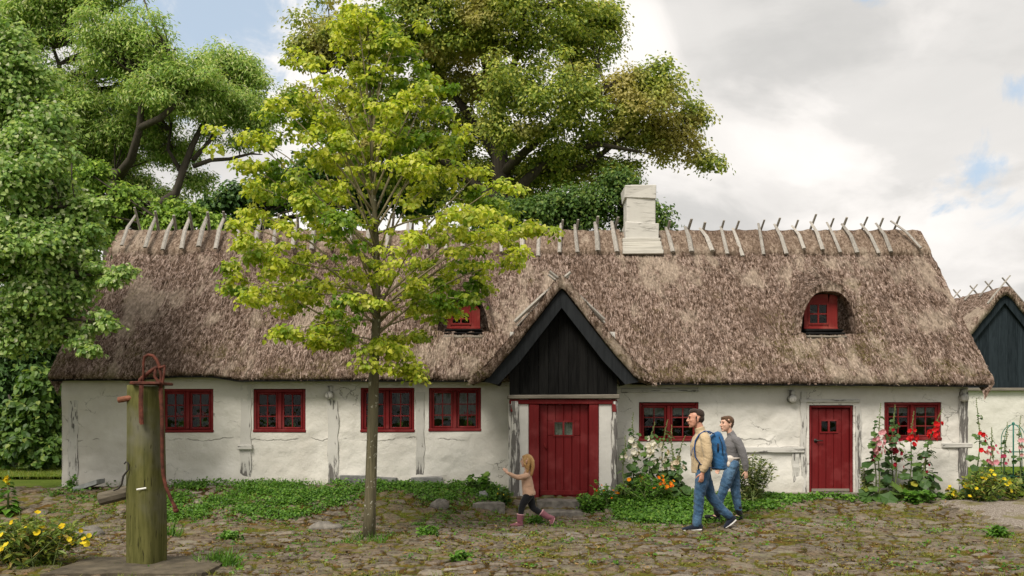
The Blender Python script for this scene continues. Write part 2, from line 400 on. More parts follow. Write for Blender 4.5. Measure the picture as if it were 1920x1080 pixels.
M = dict(
    plaster=mat_plaster(), peel=mat_peel('peeling_whitewash'), peel_post=mat_peel('weathered_post', lo=.44, hi=.50), foot_post=mat_peel('post_with_bare_foot', lo=.58, hi=.63, low=.16), peel_rail=mat_peel('peeling_rail', lo=.55, hi=.60, ax=0),
    thatch=mat_thatch(), straw=mat_thatch('straw', True), ridge=mat_thatch('ridge_thatch', False, True),
    grey_wood=mat_wood('silver_grey_wood', (.16, .145, .125), (.44, .41, .37), 2, .85),
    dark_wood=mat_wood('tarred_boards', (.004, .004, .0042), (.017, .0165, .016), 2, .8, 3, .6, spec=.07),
    blue_black=mat_wood('faded_tarred_boards', (.007, .011, .014), (.028, .038, .046), 2, .8, 3, .6, spec=.08),
    barge=mat_wood('black_bargeboard', (.009, .010, .012), (.027, .030, .033), 2, .8, spec=.1),
    beam=mat_wood('weathered_beam', (.10, .088, .07), (.26, .23, .19), 0, .85),
    pump_wood=mat_wood('mossy_post_wood', (.045, .049, .012), (.15, .143, .05), 2, .85, 2.2, .7, ((.13, .125, .095), .9, .52, .72), spec=.08, split=.8),
    red=mat_red(), red_door=mat_red('red_door_paint', (.125, .007, .008)), red_dormer=mat_red('faded_red_paint', (.165, .014, .012)),
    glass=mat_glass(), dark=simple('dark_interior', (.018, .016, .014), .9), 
    rust=simple('rusty_iron', (.085, .024, .014), .8, .6, 14, .0, .5), pipe=simple('rusty_pipe', (.20, .075, .04), .75, .5, 14, 0, .4),
    iron=simple('dark_iron', (.05, .045, .04), .55, .3, 20, .6, .2),
    lime=simple('limewash', (.56, .545, .515), .9, .12, 3, 0, .6), 
    chimney=mat_peel('chimney_whitewash', (.58, .56, .52), (.26, .25, .225), .53, .66, None, 0),
    white_wood=mat_wood('white_boards', (.42, .40, .36), (.60, .575, .52), 0, .8),
    stone=simple('field_stone', (.17, .155, .135), .9, .45, 9, 0, .8), plinth=simple('grey_plinth', (.20, .20, .195), .9, .35, 8, 0, .6),
    slab=simple('concrete_slab', (.085, .070, .048), .95, .55, 4, 0, .6),
    curtain=simple('curtain_and_reflection', (.42, .42, .38), .9, .3, 30), terracotta=simple('terracotta', (.30, .10, .05), .8, .2),
    white_paint=simple('white_paint', (.75, .74, .7), .6, .1), steel=simple('weathered_zinc', (.30, .31, .31), .5, .25, 8, .5),
    bark=mat_wood('bark', (.028, .023, .017), (.085, .072, .054), 2, .9, 2.0, .9), 
    bark_young=mat_wood('young_lichen_bark', (.050, .044, .024), (.165, .145, .085), 2, .9, 2.5, .8, ((.36, .35, .28), 17, .62, .68)),
    twig=simple('twig', (.24, .20, .125), .8, .3), stemgreen=simple('green_stem', (.12, .16, .05), .7, .3),
)
# ------------------------------------------------------------------ ground
WY = 17.25                                # front wall plane
def g(x, y):
    x = np.asarray(x, float); y = np.asarray(y, float)
    top = np.interp(x, [-9, -1, 0.0, 1.9, 4.5, 9], [.40, .44, .34, .27, .25, .20])
    lo = np.interp(x, [-1.2, .2, 4, 9], [14.7, 15.75, 15.3, 14.9])
    return top*sstep(y, lo, 17.1)+.012*np.sin(x*.9+y*.7)
def gz(x, y): return float(g(x, y))

def mat_ground():
    m, t, b = newmat('grass_soil'); v = t.obj(); n = t.noise(v, 1.3, 6, .65); f = t.noise(v, 30, 3, .7)
    c = t.ramp(n, [(.3, (.03, .045, .012)), (.5, (.055, .085, .015)), (.7, (.10, .095, .03))]); c = t.mix(f, c, (.11, .15, .025))
    t.link(c, b.inputs['Base Color']); b.inputs['Roughness'].default_value = .98; b.inputs['Specular IOR Level'].default_value = .02; bump(t, b, f, .8, .03); return m
xs = np.concatenate([np.linspace(-200, -30, 12), np.linspace(-28, 28, 57), np.linspace(30, 200, 12)])
ys = np.concatenate([np.linspace(-120, -10, 8), np.linspace(-8, 40, 97), np.linspace(45, 300, 14)])
X, Y = np.meshgrid(xs, ys, indexing='ij')
inside = (X > -10) & (X < 10.6) & (Y > 3.4) & (Y < 17.4)
Z = g(X, Y)-np.where(inside, .09, .02)-sstep(Y, 40, 200)*0
def gridfaces(nx, ny):
    i, j = np.meshgrid(np.arange(nx-1), np.arange(ny-1), indexing='ij'); a = (i*ny+j).ravel()
    return np.stack([a, a+ny, a+ny+1, a+1], 1)
o = mesh_np('ground', np.stack([X, Y, Z], -1).reshape(-1, 3), gridfaces(*X.shape), mat_ground(), True); tag(o, None, kind='structure')

# cobbled yard: irregular field stones with mossy joints, real relief
CS = (.25, .165)
_gx, _gy = 128, 128
_jx, _jy, _jr, _jt1, _jt2, _jc = [np.random.default_rng(40+i).random((_gx, _gy)) for i in range(6)]
def cobble(X, Y):
    wx = X+.10*(fbm(X*2.2, Y*2.2, 1, 3)-.5)*2+.03*(fbm(X*9, Y*9, 4, 2)-.5); wy = Y+.08*(fbm(X*2.2+9, Y*2.2, 2, 3)-.5)*2+.03*(fbm(X*9+3, Y*9, 5, 2)-.5)
    ix = np.floor(wx/CS[0]).astype(int); iy = np.floor(wy/CS[1]).astype(int)
    F1 = np.full(X.shape, 9.); F2 = np.full(X.shape, 9.); ci = np.zeros(X.shape, int); cj = np.zeros(X.shape, int); dx1 = np.zeros(X.shape); dy1 = np.zeros(X.shape)
    for di in range(-2, 3):
        for dj in range(-2, 3):
            a = (ix+di) % _gx; c = (iy+dj) % _gy
            dx = wx-(ix+di+_jx[a, c])*CS[0]; dy = wy-(iy+dj+_jy[a, c])*CS[1]
            d = np.sqrt(dx*dx*.8+dy*dy*1.25)-_jr[a, c]**2*.15
            near = d < F1; F2 = np.where(near, F1, np.minimum(F2, d)); ci = np.where(near, a, ci); cj = np.where(near, c, cj)
            dx1 = np.where(near, dx, dx1); dy1 = np.where(near, dy, dy1); F1 = np.where(near, d, F1)
    e = (F2-F1)/2; r = _jc[ci, cj]
    tilt = dx1*(_jt1[ci, cj]-.5)*.16+dy1*(_jt2[ci, cj]-.5)*.24
    rough = (fbm(X*14, Y*14, 3, 4)-.5)*.022+(fbm(X*40, Y*40, 6, 2)-.5)*.008
    moss = fbm(X*.9, Y*.9, 2, 4)
    up = sstep(e, .004, .036); keep = sstep(r+moss*.7, .30, .42)          # some stones are sunk or missing
    h = up*keep*(.022+.022*r+tilt+rough)+(1-up*keep)*((fbm(X*20, Y*20, 5, 3)-.5)*.014)
    return h, up*keep, r, moss
def mat_cobble():
    m, t, b = newmat('cobblestones'); v = t.obj()
    r = t.attr('rnd'); n = t.noise(v, 12, 6, .68); n2 = t.noise(v, 45, 4, .7)
    st = t.ramp(r, [(0, (.060, .048, .036)), (.3, (.125, .104, .080)), (.6, (.19, .163, .130)), (.85, (.14, .100, .072)), (1, (.29, .26, .215))])
    st = t.mix(t.step(n, .35, .65), t.mix(1, st, (.52, .50, .47), 'MULTIPLY'), t.mix(.4, st, (.30, .265, .22)))
    st = t.mix(t.math('MULTIPLY', t.step(n2, .55, .7), .5), st, (.05, .042, .032))
    patch = t.noise(v, .8, 4, .6); pf = t.noise(v, 5, 4, .65)
    gap = t.mix(t.step(pf, .38, .62), (.050, .037, .016), (.165, .092, .022))
    gap = t.mix(t.step(t.math('ADD', t.math('MULTIPLY', patch, .6), t.math('MULTIPLY', n, .4)), .47, .56), gap, (.135, .155, .020))
    gap = t.mix(t.math('MULTIPLY', n2, .8), gap, (.016, .013, .007))
    up = t.math('ADD', t.attr('up'), t.math('MULTIPLY', t.math('SUBTRACT', n, .5), .9))
    c = t.mix(t.step(up, .35, .75), gap, st)
    over = t.math('MULTIPLY', t.step(t.math('ADD', t.math('MULTIPLY', patch, .5), t.math('MULTIPLY', n, .5)), .46, .60), .48)
    c = t.mix(over, c, t.mix(t.step(pf, .40, .60), (.085, .095, .016), (.150, .084, .022)))
    t.link(c, b.inputs['Base Color']); b.inputs['Roughness'].default_value = .95; b.inputs['Specular IOR Level'].default_value = .06
    bump(t, b, t.math('ADD', n, t.math('MULTIPLY', n2, .5)), .9, .025); return m
xs = np.concatenate([np.linspace(-9.6, -7.6, 30)[:-1], np.arange(-7.6, 7.8, .0215), np.linspace(7.8, 10.3, 40)])
ys = np.concatenate([np.linspace(3.6, 9.6, 50)[:-1], np.arange(9.6, 17.3, .031)])
X, Y = np.meshgrid(xs, ys, indexing='ij')
h, up, rr, ms = cobble(X, Y)
edge = np.minimum.reduce([sstep(X, -9.6, -9.0), 1-sstep(X, 9.6, 10.2), sstep(Y, 3.6, 4.5)])
Z = g(X, Y)+h*edge-(1-edge)*.15
yard = mesh_np('cobbled_yard', np.stack([X, Y, Z], -1).reshape(-1, 3), gridfaces(*X.shape), mat_cobble(), True, attrs={'up': up.ravel(), 'rnd': rr.ravel()})
tag(yard, None, kind='structure')
# pale gravel path at the right
def mat_gravel():
    m, t, b = newmat('gravel'); v = t.obj(); a = t.voro(v, 55, 'F1', 'Color'); d = t.voro(v, 55)
    s = t.new('ShaderNodeSeparateColor'); t.link(a, s.inputs[0])
    c = t.ramp(s.outputs[0], [(0, (.16, .13, .105)), (.5, (.30, .26, .22)), (1, (.42, .38, .33))]); c = t.mix(t.step(d, .3, .8), c, (.15, .12, .09))
    c = t.mix(t.step(t.noise(v, 2.5, 4), .55, .68), c, (.16, .14, .06))
    t.link(c, b.inputs['Base Color']); b.inputs['Roughness'].default_value = .95; bump(t, b, d, .8, -.02); return m
xs = np.arange(5.9, 12, .05); ys = np.arange(12.8, 17.2, .05); X, Y = np.meshgrid(xs, ys, indexing='ij')
en = .9*(fbm(X*1.3, Y*1.3, 3, 3)-.5)
mk = np.minimum.reduce([sstep(X+en-(15.6-Y)*.25, 6.9, 7.8), sstep(Y+en*.6, 13.7, 14.5), 1-sstep(Y+en*.6, 16.5, 17.0)])
Z = g(X, Y)+.055+.02*(fbm(X*9, Y*9, 2, 2)-.5)-.16*(1-mk)
tag(mesh_np('gravel_path', np.stack([X, Y, Z], -1).reshape(-1, 3), gridfaces(*X.shape), mat_gravel(), True), None, kind='structure')
# mown lawn left of and behind the house
def lawn(name, x0, x1, y0, y1):
    xs = np.arange(x0, x1, .25); ys = np.arange(y0, y1, .25); X, Y = np.meshgrid(xs, ys, indexing='ij')
    Z = g(X, Y)+.03+.02*fbm(X, Y, 2, 2)
    m = bpy.data.materials.get('lawn') or simple('lawn', (.085, .135, .016), .98, .45, 9, 0, 1, spec=.02)
    tag(mesh_np(name, np.stack([X, Y, Z], -1).reshape(-1, 3), gridfaces(*X.shape), m, True), None, kind='structure')
lawn('lawn', -22, -8.6, 19.8, 27); lawn('lawn', 8.95, 22, 17.4, 27)

# ------------------------------------------------------------------ the long thatched farmhouse
house = thing('thatched_farmhouse', (0, 18.6, .3), 'long low whitewashed farmhouse with a brown thatched roof and red windows and doors', 'house')
XL, XR = PX(116, WY), PX(1815, WY)
EX0, EX1 = PX(94, 17.0), PX(1859, 17.0)
RY, RZ, EY, EZ = 19.95, 5.56, 16.93, 2.47
def rect(a, b, c, d, Y=WY): return PX(a, Y), PX(b, Y), PZ(d, Y), PZ(c, Y)
WIN = [rect(302, 400, 729, 811), rect(475, 573, 730, 811), rect(676, 777, 727, 811), rect(804, 902, 727, 809), rect(1198, 1310, 755, 828), rect(1658, 1765, 754, 826)]
DOOR2 = rect(1517, 1600, 760, 924)
PXC, PYF = .86, 16.72                      # porch centre and front plane
PORCH_X0, PORCH_X1 = PX(955, PYF), PX(1157, PYF)

# front wall: fine grid with the openings left out, slightly uneven like old clay
ops = WIN+[DOOR2, (PORCH_X0+.18, PORCH_X1-.18, -.2, 1.9)]
def wall_grid(x0, x1, z0, z1, ops, st=.05):
    xs = set(np.round(np.arange(x0, x1, st), 4))|{x1}; zs = set(np.round(np.arange(z0, z1, st), 4))|{z1}
    for a, b, c, d in ops: xs |= {a, b}; zs |= {min(max(c, z0), z1), min(d, z1)}
    def clean(v, keep):
        v = sorted(v); r = []
        for t in v:
            if r and t-r[-1] < .012:
                if t in keep: r[-1] = t
                continue
            r.append(t)
        return np.array(r)
    kx = {v for o in ops for v in o[:2]}; kz = {v for o in ops for v in o[2:]}
    return clean(xs, kx), clean(zs, kz)
xs, zs = wall_grid(XL, XR, .0, 2.56, ops)
X, Zg = np.meshgrid(xs, zs, indexing='ij')
near = np.zeros_like(X)
for a, b, c, d in ops:
    dd = np.hypot(np.maximum(np.maximum(a-X, X-b), 0), np.maximum(np.maximum(c-Zg, Zg-d), 0)); near = np.maximum(near, 1-sstep(dd, .0, .15))
Yd = WY+((fbm(X*1.6, Zg*1.9, 1, 4)-.5)*.085+(fbm(X*6, Zg*8, 3, 3)-.5)*.022)*(1-near)-.03*(1-sstep(Zg, .2, .75))*(1-near)
fc = gridfaces(*X.shape)
cx = (X[:-1, :-1]+X[1:, 1:])/2; cz = (Zg[:-1, :-1]+Zg[1:, 1:])/2; ok = np.ones(cx.shape, bool)
for a, b, c, d in ops: ok &= ~((cx > a) & (cx < b) & (cz > c) & (cz < d))
fc = fc[ok.ravel()][:, ::1]
V = np.stack([X, Yd, Zg], -1).reshape(-1, 3)
rv = []; rf = []; n0 = len(V)
for a, b, c, d in ops:                     # reveals
    c = max(c, 0); q = [(a, c), (b, c), (b, d), (a, d)]
    for i in range(4):
        p, r = q[i], q[(i+1) % 4]; k = n0+len(rv)
        rv += [(p[0], WY, p[1]), (r[0], WY, r[1]), (r[0], WY+.16, r[1]), (p[0], WY+.16, p[1])]; rf.append((k, k+1, k+2, k+3))
BY = 2*RY-WY                                # back wall
k = n0+len(rv)
rv += [(XL, WY, 0), (XL, BY, 0), (XL, BY, 2.56), (XL, RY, RZ-.25), (XL, WY, 2.56), (XR, WY, 0), (XR, BY, 0), (XR, BY, 2.56), (XR, RY, RZ-.25), (XR, WY, 2.56)]
wall = mesh_np('wall', np.concatenate([V, np.array(rv)]), [fc, np.array(rf), np.array([(k, k+4, k+3, k+2, k+1), (k+5, k+6, k+7, k+8, k+9)]), np.array([(k+1, k+2, k+7, k+6)])], M['plaster'], True)
put(wall, house)
# dim rooms behind the windows
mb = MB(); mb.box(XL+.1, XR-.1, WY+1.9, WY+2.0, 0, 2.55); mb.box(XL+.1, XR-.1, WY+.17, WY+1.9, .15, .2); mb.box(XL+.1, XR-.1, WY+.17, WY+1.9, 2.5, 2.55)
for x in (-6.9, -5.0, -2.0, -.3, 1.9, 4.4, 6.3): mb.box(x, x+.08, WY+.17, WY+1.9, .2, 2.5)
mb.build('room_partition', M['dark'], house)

# timber posts and rails showing through the whitewash
def post(x, z0, z1, wd, mat='peel', pr=.035, nm='timber_post'):
    mb = MB(); n = 12; P0 = []; off = [random.uniform(-.012, .012) for _ in range(n+1)]
    V = []; Fc = []
    for i in range(n+1):
        z = z0+(z1-z0)*i/n; wv = wd*(1+random.uniform(-.08, .08)); c = x+off[i]
        y = WY-pr+random.uniform(-.006, .006)
        V += [(c-wv/2, WY+.05, z), (c-wv/2+.012, y, z), (c+wv/2-.012, y, z), (c+wv/2, WY+.05, z)]
    for i in range(n):
        for k_ in range(3): Fc.append((i*4+k_, i*4+k_+1, i*4+5+k_, i*4+4+k_))
    Fc += [(n*4, n*4+1, n*4+2, n*4+3), (3, 2, 1, 0)]
    mb.add(V, Fc); return mb.build(nm, M[mat], house)
def rail(x0, x1, z, hgt, pr=.03, mat='peel_rail', nm='timber_rail'):
    mb = MB(); mb.rbox(x0, x1, WY-pr, WY+.05, z-hgt/2, z+hgt/2, .008); return mb.build(nm, M[mat], house)
for px, y0, y1, wd, mt in ((137, 905, 722, .20, 'peel'), (461, 903, 722, .21, 'foot_post'), (624, 903, 722, .21, 'foot_post'), (788, 908, 735, .17, 'foot_post'),
                           (1492, 918, 850, .14, 'peel'), (1506, 918, 735, .12, 'peel'), (1609, 922, 762, .12, 'peel'), (1806, 930, 735, .17, 'peel_post')):
    post(PX(px, WY), PZ(y0, WY)-.1, PZ(y1, WY), wd, mt, .012 if px in (461, 624, 788, 137) else .025)
rail(PX(447, WY), PX(474, WY), PZ(838, WY), .085, .06, nm='timber_block')
rail(PX(1385, WY), PX(1508, WY), PZ(843, WY), .11, .05)
rail(PX(1500, WY), PX(1612, WY), PZ(752, WY), .07, .03)
rail(PX(1765, WY), PX(1822, WY), PZ(835, WY), .10, .04)
rail(PX(1165, WY), PX(1310, WY), PZ(732, WY), .08, .03)
for px, py in ((619, 741), (1484, 748), (1805, 746)):                     # pegged tie-beam ends
    x, z = PX(px, WY), PZ(py, WY); mb = MB()
    mb.tube([(x, WY+.02, z), (x, WY-.10, z), (x, WY-.13, z)], [.085, .075, .055], 9); mb.rbox(x-.06, x+.06, WY-.05, WY+.03, z+.05, z+.16, .01)
    mb.build('beam_end', M['peel'], house, True)

def window(r, Y=WY, curtain=False, leaf=(2, 3), two=True):
    x0, x1, z0, z1 = r; y = Y+.015; fw = .055
    mb = MB(); mb.rbox(x0, x0+fw, y, y+.09, z0, z1); mb.rbox(x1-fw, x1, y, y+.09, z0, z1)
    mb.rbox(x0+fw, x1-fw, y, y+.09, z1-fw, z1); mb.rbox(x0-.01, x1+.01, y-.03, y+.09, z0, z0+fw)
    xm = (x0+x1)/2
    if two: mb.rbox(xm-.035, xm+.035, y-.004, y+.085, z0+fw, z1-fw)
    fr = mb.build('window', M['red'], house)
    secs = [(x0+fw, xm-.035), (xm+.035, x1-fw)] if two else [(x0+fw, x1-fw)]
    for a, b in secs:
        s = MB(); c, d = z0+fw, z1-fw; sw = .042; yy = y+.02
        s.rbox(a+.003, a+sw, yy, yy+.045, c+.003, d-.003, .002); s.rbox(b-sw, b-.003, yy, yy+.045, c+.003, d-.003, .002)
        s.rbox(a+sw, b-sw, yy, yy+.045, c+.003, c+sw, .002); s.rbox(a+sw, b-sw, yy, yy+.045, d-sw, d-.003, .002)
        for i in range(1, leaf[0]):
            xx = a+sw+(b-a-2*sw)*i/leaf[0]; s.box(xx-.010, xx+.010, yy+.006, yy+.036, c+sw, d-sw)
        for i in range(1, leaf[1]):
            zz = c+sw+(d-c-2*sw)*i/leaf[1]; s.box(a+sw, b-sw, yy+.008, yy+.034, zz-.010, zz+.010)
        s.build('casement', M['red'], fr)
        gl = MB(); gl.box(a+sw-.005, b-sw+.005, yy+.018, yy+.022, c+sw-.005, d-sw+.005); gl.build('glass', M['glass'], fr)
    return fr
for r in WIN: window(r)

# ---- roof surface: one thatch sheet with two eyebrow dormers and the valley round the porch
DY = 17.72                                 # front of the dormers
DORM = [(PX(868, DY), .50), (PX(1553, DY), .54)]
S_TOP = 3.0
def eave_dz(x):
    px = x*F/17.0+960
    return np.interp(px, [90, 120, 250, 330, 400, 450, 620, 900, 1180, 1500, 1860], [.0, .015, .01, .075, .07, -.005, .0, -.012, -.06, -.075, -.10])
def roof_z(x, y):
    s = (y-EY)/(RY-EY); z = EZ+(RZ-EZ)*s+eave_dz(x)*(1-s)
    return z+.05*np.sin(np.pi*np.clip(s, 0, 1))*(fbm(x*.45, y*.45, 2, 2)-.2)
def porch_z(x): 
    d = np.abs(x-PXC); return np.interp(d, [0, .08, .85, 1.30, 1.75], [4.13, 4.06, 3.09, 2.58, 2.19])
def dorm_z(x, y):
    z = np.full(np.shape(x), -9.)
    for cx, hw in DORM:
        d = np.abs(x-cx); top = 4.16+.33*(y-DY)
        z = np.maximum(z, top-.62*(d/(hw+.02))**2.6-np.where(d > hw+.25, (d-hw-.25)*2.2, 0))
    return z
n_x = 560
xs = np.linspace(EX0, EX1, n_x)
ys_front = np.linspace(EY, DY, 34); ys_back = np.linspace(DY, RY, 80)
def disp(x, y): return (fbm(x*2.3, y*3.2, 1, 3)-.5)*.07+(fbm(x*8, y*5, 4, 3)-.5)*.075+(fbm(x*21, y*21, 5, 2)-.5)*.032
rowsV = []; moss = []
# underside lip and rounded cut edge of the eave
ed = eave_dz(xs)
for (yy, zz, a) in ((WY+.12, 2.60, 0), (WY-.02, 2.43, .3), (WY-.20, 2.335, .6), (WY-.30, 2.345, 1), (WY-.355, 2.385, 1)):
    jit = (fbm(xs*11, xs*0+yy*9, 3, 3)-.5)*.05*a
    rowsV.append(np.stack([xs, np.full(n_x, yy)+jit, zz+ed+jit*.6], -1)); moss.append(np.zeros(n_x))
def mossat(x, y):
    mo = np.zeros(np.shape(x))
    for (cx, hw), amt in zip(DORM, (.25, 1.)):
        d = np.hypot((np.abs(x-cx)-hw-.22)/.22, (y-DY-.0)/.55); mo = np.maximum(mo, amt*np.exp(-d*d))
    return mo
for i, yy in enumerate(np.concatenate([ys_front, ys_back])):
    y = np.full(n_x, yy); base = roof_z(xs, y)
    if i >= len(ys_front): base = smax(base, dorm_z(xs, y), .10)
    base = smax(base, porch_z(xs)+.02, .10)
    dd = disp(xs, y); z = base+dd*.8; y2 = y-dd*.6
    if i in (len(ys_front)-1, len(ys_front)):
        y2 = np.where(dorm_z(xs, y) > roof_z(xs, y)-.15, yy, y2)
        if i == len(ys_front): z = base+dd*.4
    rowsV.append(np.stack([xs, y2, z], -1)); moss.append(mossat(xs, y))
lipn = 5; rowA = lipn+len(ys_front)-1; rowB = rowA+1
V = np.stack(rowsV, 0); nr = len(rowsV)
Fc = []
zA, zB = V[rowA, :, 2], V[rowB, :, 2]
for i in range(nr-1):
    a = i*n_x+np.arange(n_x-1); f = np.stack([a, a+1, a+n_x+1, a+n_x], 1)
    if i == rowA: f = f[(np.maximum(zB-zA, 0)[:-1]+np.maximum(zB-zA, 0)[1:]) < .03]
    Fc.append(f)
Fc = np.concatenate(Fc)
Vall = V.reshape(-1, 3); mossv = np.concatenate(moss)
# back slope, ridge closing and gable thatch edges
nb = len(Vall)
bk = np.array([(EX0, RY, RZ), (EX1, RY, RZ), (EX1, 2*RY-EY, EZ), (EX0, 2*RY-EY, EZ), (EX0, 2*RY-EY-.3, EZ-.15), (EX1, 2*RY-EY-.3, EZ-.15)])
side = []
for xx, col in ((EX0, 0), (EX1, n_x-1)):
    pr = V[lipn-1:, col, :]; k = nb+len(bk)+sum(len(s_[0]) for s_ in side)
    inn = pr.copy(); inn[:, 0] += .18*(1 if col == 0 else -1); inn[:, 2] -= .30; m_ = len(pr)
    ff = [(k+i, k+i+1, k+m_+i+1, k+m_+i) for i in range(m_-1)]
    side.append((np.concatenate([pr, inn]), ff))
Vall = np.concatenate([Vall, bk]+[s_[0] for s_ in side])
roof = mesh_np('roof', Vall, [Fc, np.array([(nb, nb+1, nb+2, nb+3), (nb+3, nb+2, nb+5, nb+4)]), np.array([f for s_ in side for f in s_[1]])], M['thatch'], True,
               attrs={'moss': np.concatenate([mossv, np.zeros(len(Vall)-len(mossv))])})
put(roof, house)

# loose reed ends over the roof: short straws lying down the slope, a fringe along the eave
def straws(n, xr, yr, zf, ln, seed, lift=.02):
    r = np.random.default_rng(seed); x = r.uniform(*xr, n); y = yr[0]+(yr[1]-yr[0])*r.random(n)
    z = zf(x, y); e = .02
    gx = (zf(x+e, y)-zf(x-e, y))/(2*e); gy = (zf(x, y+e)-zf(x, y-e))/(2*e)
    nrm = np.stack([-gx, -gy, np.ones(n)], 1); nrm /= np.linalg.norm(nrm, axis=1, keepdims=True)
    down = np.stack([-gx*0+r.normal(0, .17, n), -np.ones(n), -gy+r.normal(0, .12, n)], 1); down -= nrm*np.sum(down*nrm, 1, keepdims=True); down /= np.linalg.norm(down, axis=1, keepdims=True)
    sd = np.cross(nrm, down); L = r.uniform(*ln, n)[:, None]; wd = r.uniform(.0022, .0055, n)[:, None]
    p = np.stack([x, y, z], 1)+nrm*r.uniform(-.005, .02, n)[:, None]
    tip = p+down*L+nrm*(lift*r.random(n))[:, None]
    V = np.stack([p-sd*wd, p+sd*wd, tip+sd*wd*.6, tip-sd*wd*.6], 1).reshape(-1, 3)
    return V, np.arange(4*n).reshape(-1, 4), np.repeat(r.random(n), 4)
def full_z(x, y):
    b = roof_z(x, y); b = np.where(y > DY, smax(b, dorm_z(x, y), .10), b); b = smax(b, porch_z(x)+.02, .10); return b+disp(x, y)*1.15
V1, F1_, A1 = straws(85000, (EX0+.02, EX1-.02), (EY+.02, RY-.1), full_z, (.06, .16), 3, .016)
# eave fringe
r = np.random.default_rng(5); n = 9000; x = r.uniform(EX0, EX1, n); x = x[(np.abs(x-PXC) > 1.5)]; n = len(x)
y0 = r.uniform(WY-.33, WY-.12, n); z0 = 2.37+eave_dz(x)+r.uniform(-.01, .06, n); L = r.uniform(.015, .055, n)
p = np.stack([x, y0, z0], 1); tip = p+np.stack([r.normal(0, .015, n), -L*r.uniform(.2, .9, n), -L*.75], 1); wd = r.uniform(.004, .009, n)
sd = np.stack([wd, 0*wd, 0*wd], 1)
V2 = np.stack([p-sd, p+sd, tip+sd*.5, tip-sd*.5], 1).reshape(-1, 3)
st = mesh_np('loose_straw', np.concatenate([V1, V2]), np.concatenate([F1_, np.arange(4*n).reshape(-1, 4)+len(V1)]), M['straw'], attrs={'rnd': np.concatenate([A1, np.repeat(r.random(n), 4)])})
put(st, roof); st['kind'] = 'stuff'

# dark strip standing in for shade under the eave, in the gable boards' tar
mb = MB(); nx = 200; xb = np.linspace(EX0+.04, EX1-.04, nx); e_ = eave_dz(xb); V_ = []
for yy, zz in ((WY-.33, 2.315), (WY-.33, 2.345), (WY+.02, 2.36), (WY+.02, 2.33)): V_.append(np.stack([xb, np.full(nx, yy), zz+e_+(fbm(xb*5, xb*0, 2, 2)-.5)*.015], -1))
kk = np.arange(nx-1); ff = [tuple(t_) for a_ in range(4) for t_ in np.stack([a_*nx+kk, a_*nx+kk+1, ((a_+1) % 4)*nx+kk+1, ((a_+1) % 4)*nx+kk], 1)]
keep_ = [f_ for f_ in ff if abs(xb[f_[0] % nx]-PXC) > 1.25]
mb.add(np.concatenate(V_), keep_); mb.build('eave_shade_strip', M['dark_wood'], house)
# ridge cover of trampled straw
CHX0, CHX1 = PX(1168, 19.5), PX(1240, 19.5)
def ridge_piece(x0, x1):
    nx = int((x1-x0)/.05)+2; xs = np.linspace(x0, x1, nx); rows = []
    prof = [(-.76, -.06), (-.81, .04), (-.80, .10), (-.74, .12), (-.5, .10), (-.25, .075), (-.10, .07), (0, .07), (.10, .07), (.25, .07), (.5, .07), (.78, .05), (.78, -.05)]
    for k_, (u, hh) in enumerate(prof):
        yy = RY+u*.70; zz = RZ-abs(u)*.70*1.03+hh-.02
        jit = (fbm(xs*4+u*3, xs*0+u*7, 2, 3)-.5)*.10; low = 1.0 if k_ in (0, 1, 2, 3) else .35
        rows.append(np.stack([xs, yy-jit*low*.5, zz+jit*low*.7-.03*np.abs(np.sin(xs*8.6))*(1 if 5 < k_ < 9 else 0)], -1))
    V = np.stack(rows, 0); a = np.concatenate([i*nx+np.arange(nx-1) for i in range(len(rows)-1)])
    f = np.stack([a, a+1, a+nx+1, a+nx], 1); m_ = len(rows)
    caps = [[i*nx for i in range(m_)][::-1], [i*nx+nx-1 for i in range(m_)]]
    o = mesh_np('ridge_cover', V.reshape(-1, 3), [f, np.array(caps)], M['ridge'], True); put(o, roof)
ridge_piece(EX0+.02, CHX0-.01); ridge_piece(CHX1+.01, EX1-.02)
# crossed ridge sticks
sticks = [(228, 255, 460, 403), (272, 290, 464, 404), (305, 324, 468, 410), (340, 356, 466, 410), (372, 390, 462, 408), (404, 422, 466, 406), (440, 452, 465, 418),
          (478, 488, 466, 415), (512, 520, 465, 412), (548, 555, 466, 413), (584, 590, 467, 415), (618, 622, 466, 414), (655, 658, 467, 416), (690, 692, 467, 415), (726, 729, 466, 414), (765, 764, 468, 416),
          (800, 800, 467, 414), (836, 834, 467, 416), (868, 866, 462, 412), (940, 938, 472, 420), (980, 976, 474, 424), (1009, 1010, 480, 430), (1049, 1052, 473, 420), (1083, 1078, 473, 421), (1121, 1114, 470, 418), (1157, 1146, 472, 416),
          (1262, 1250, 472, 428), (1297, 1286, 472, 424), (1336, 1314, 470, 428), (1364, 1352, 476, 424), (1393, 1374, 480, 430), (1432, 1421, 477, 420), (1475, 1452, 476, 420), (1508, 1484, 466, 422), (1543, 1521, 468, 419), (1576, 1552, 473, 420), (1608, 1580, 474, 422), (1648, 1614, 475, 419), (1671, 1644, 472, 418), (1727, 1670, 465, 416)]
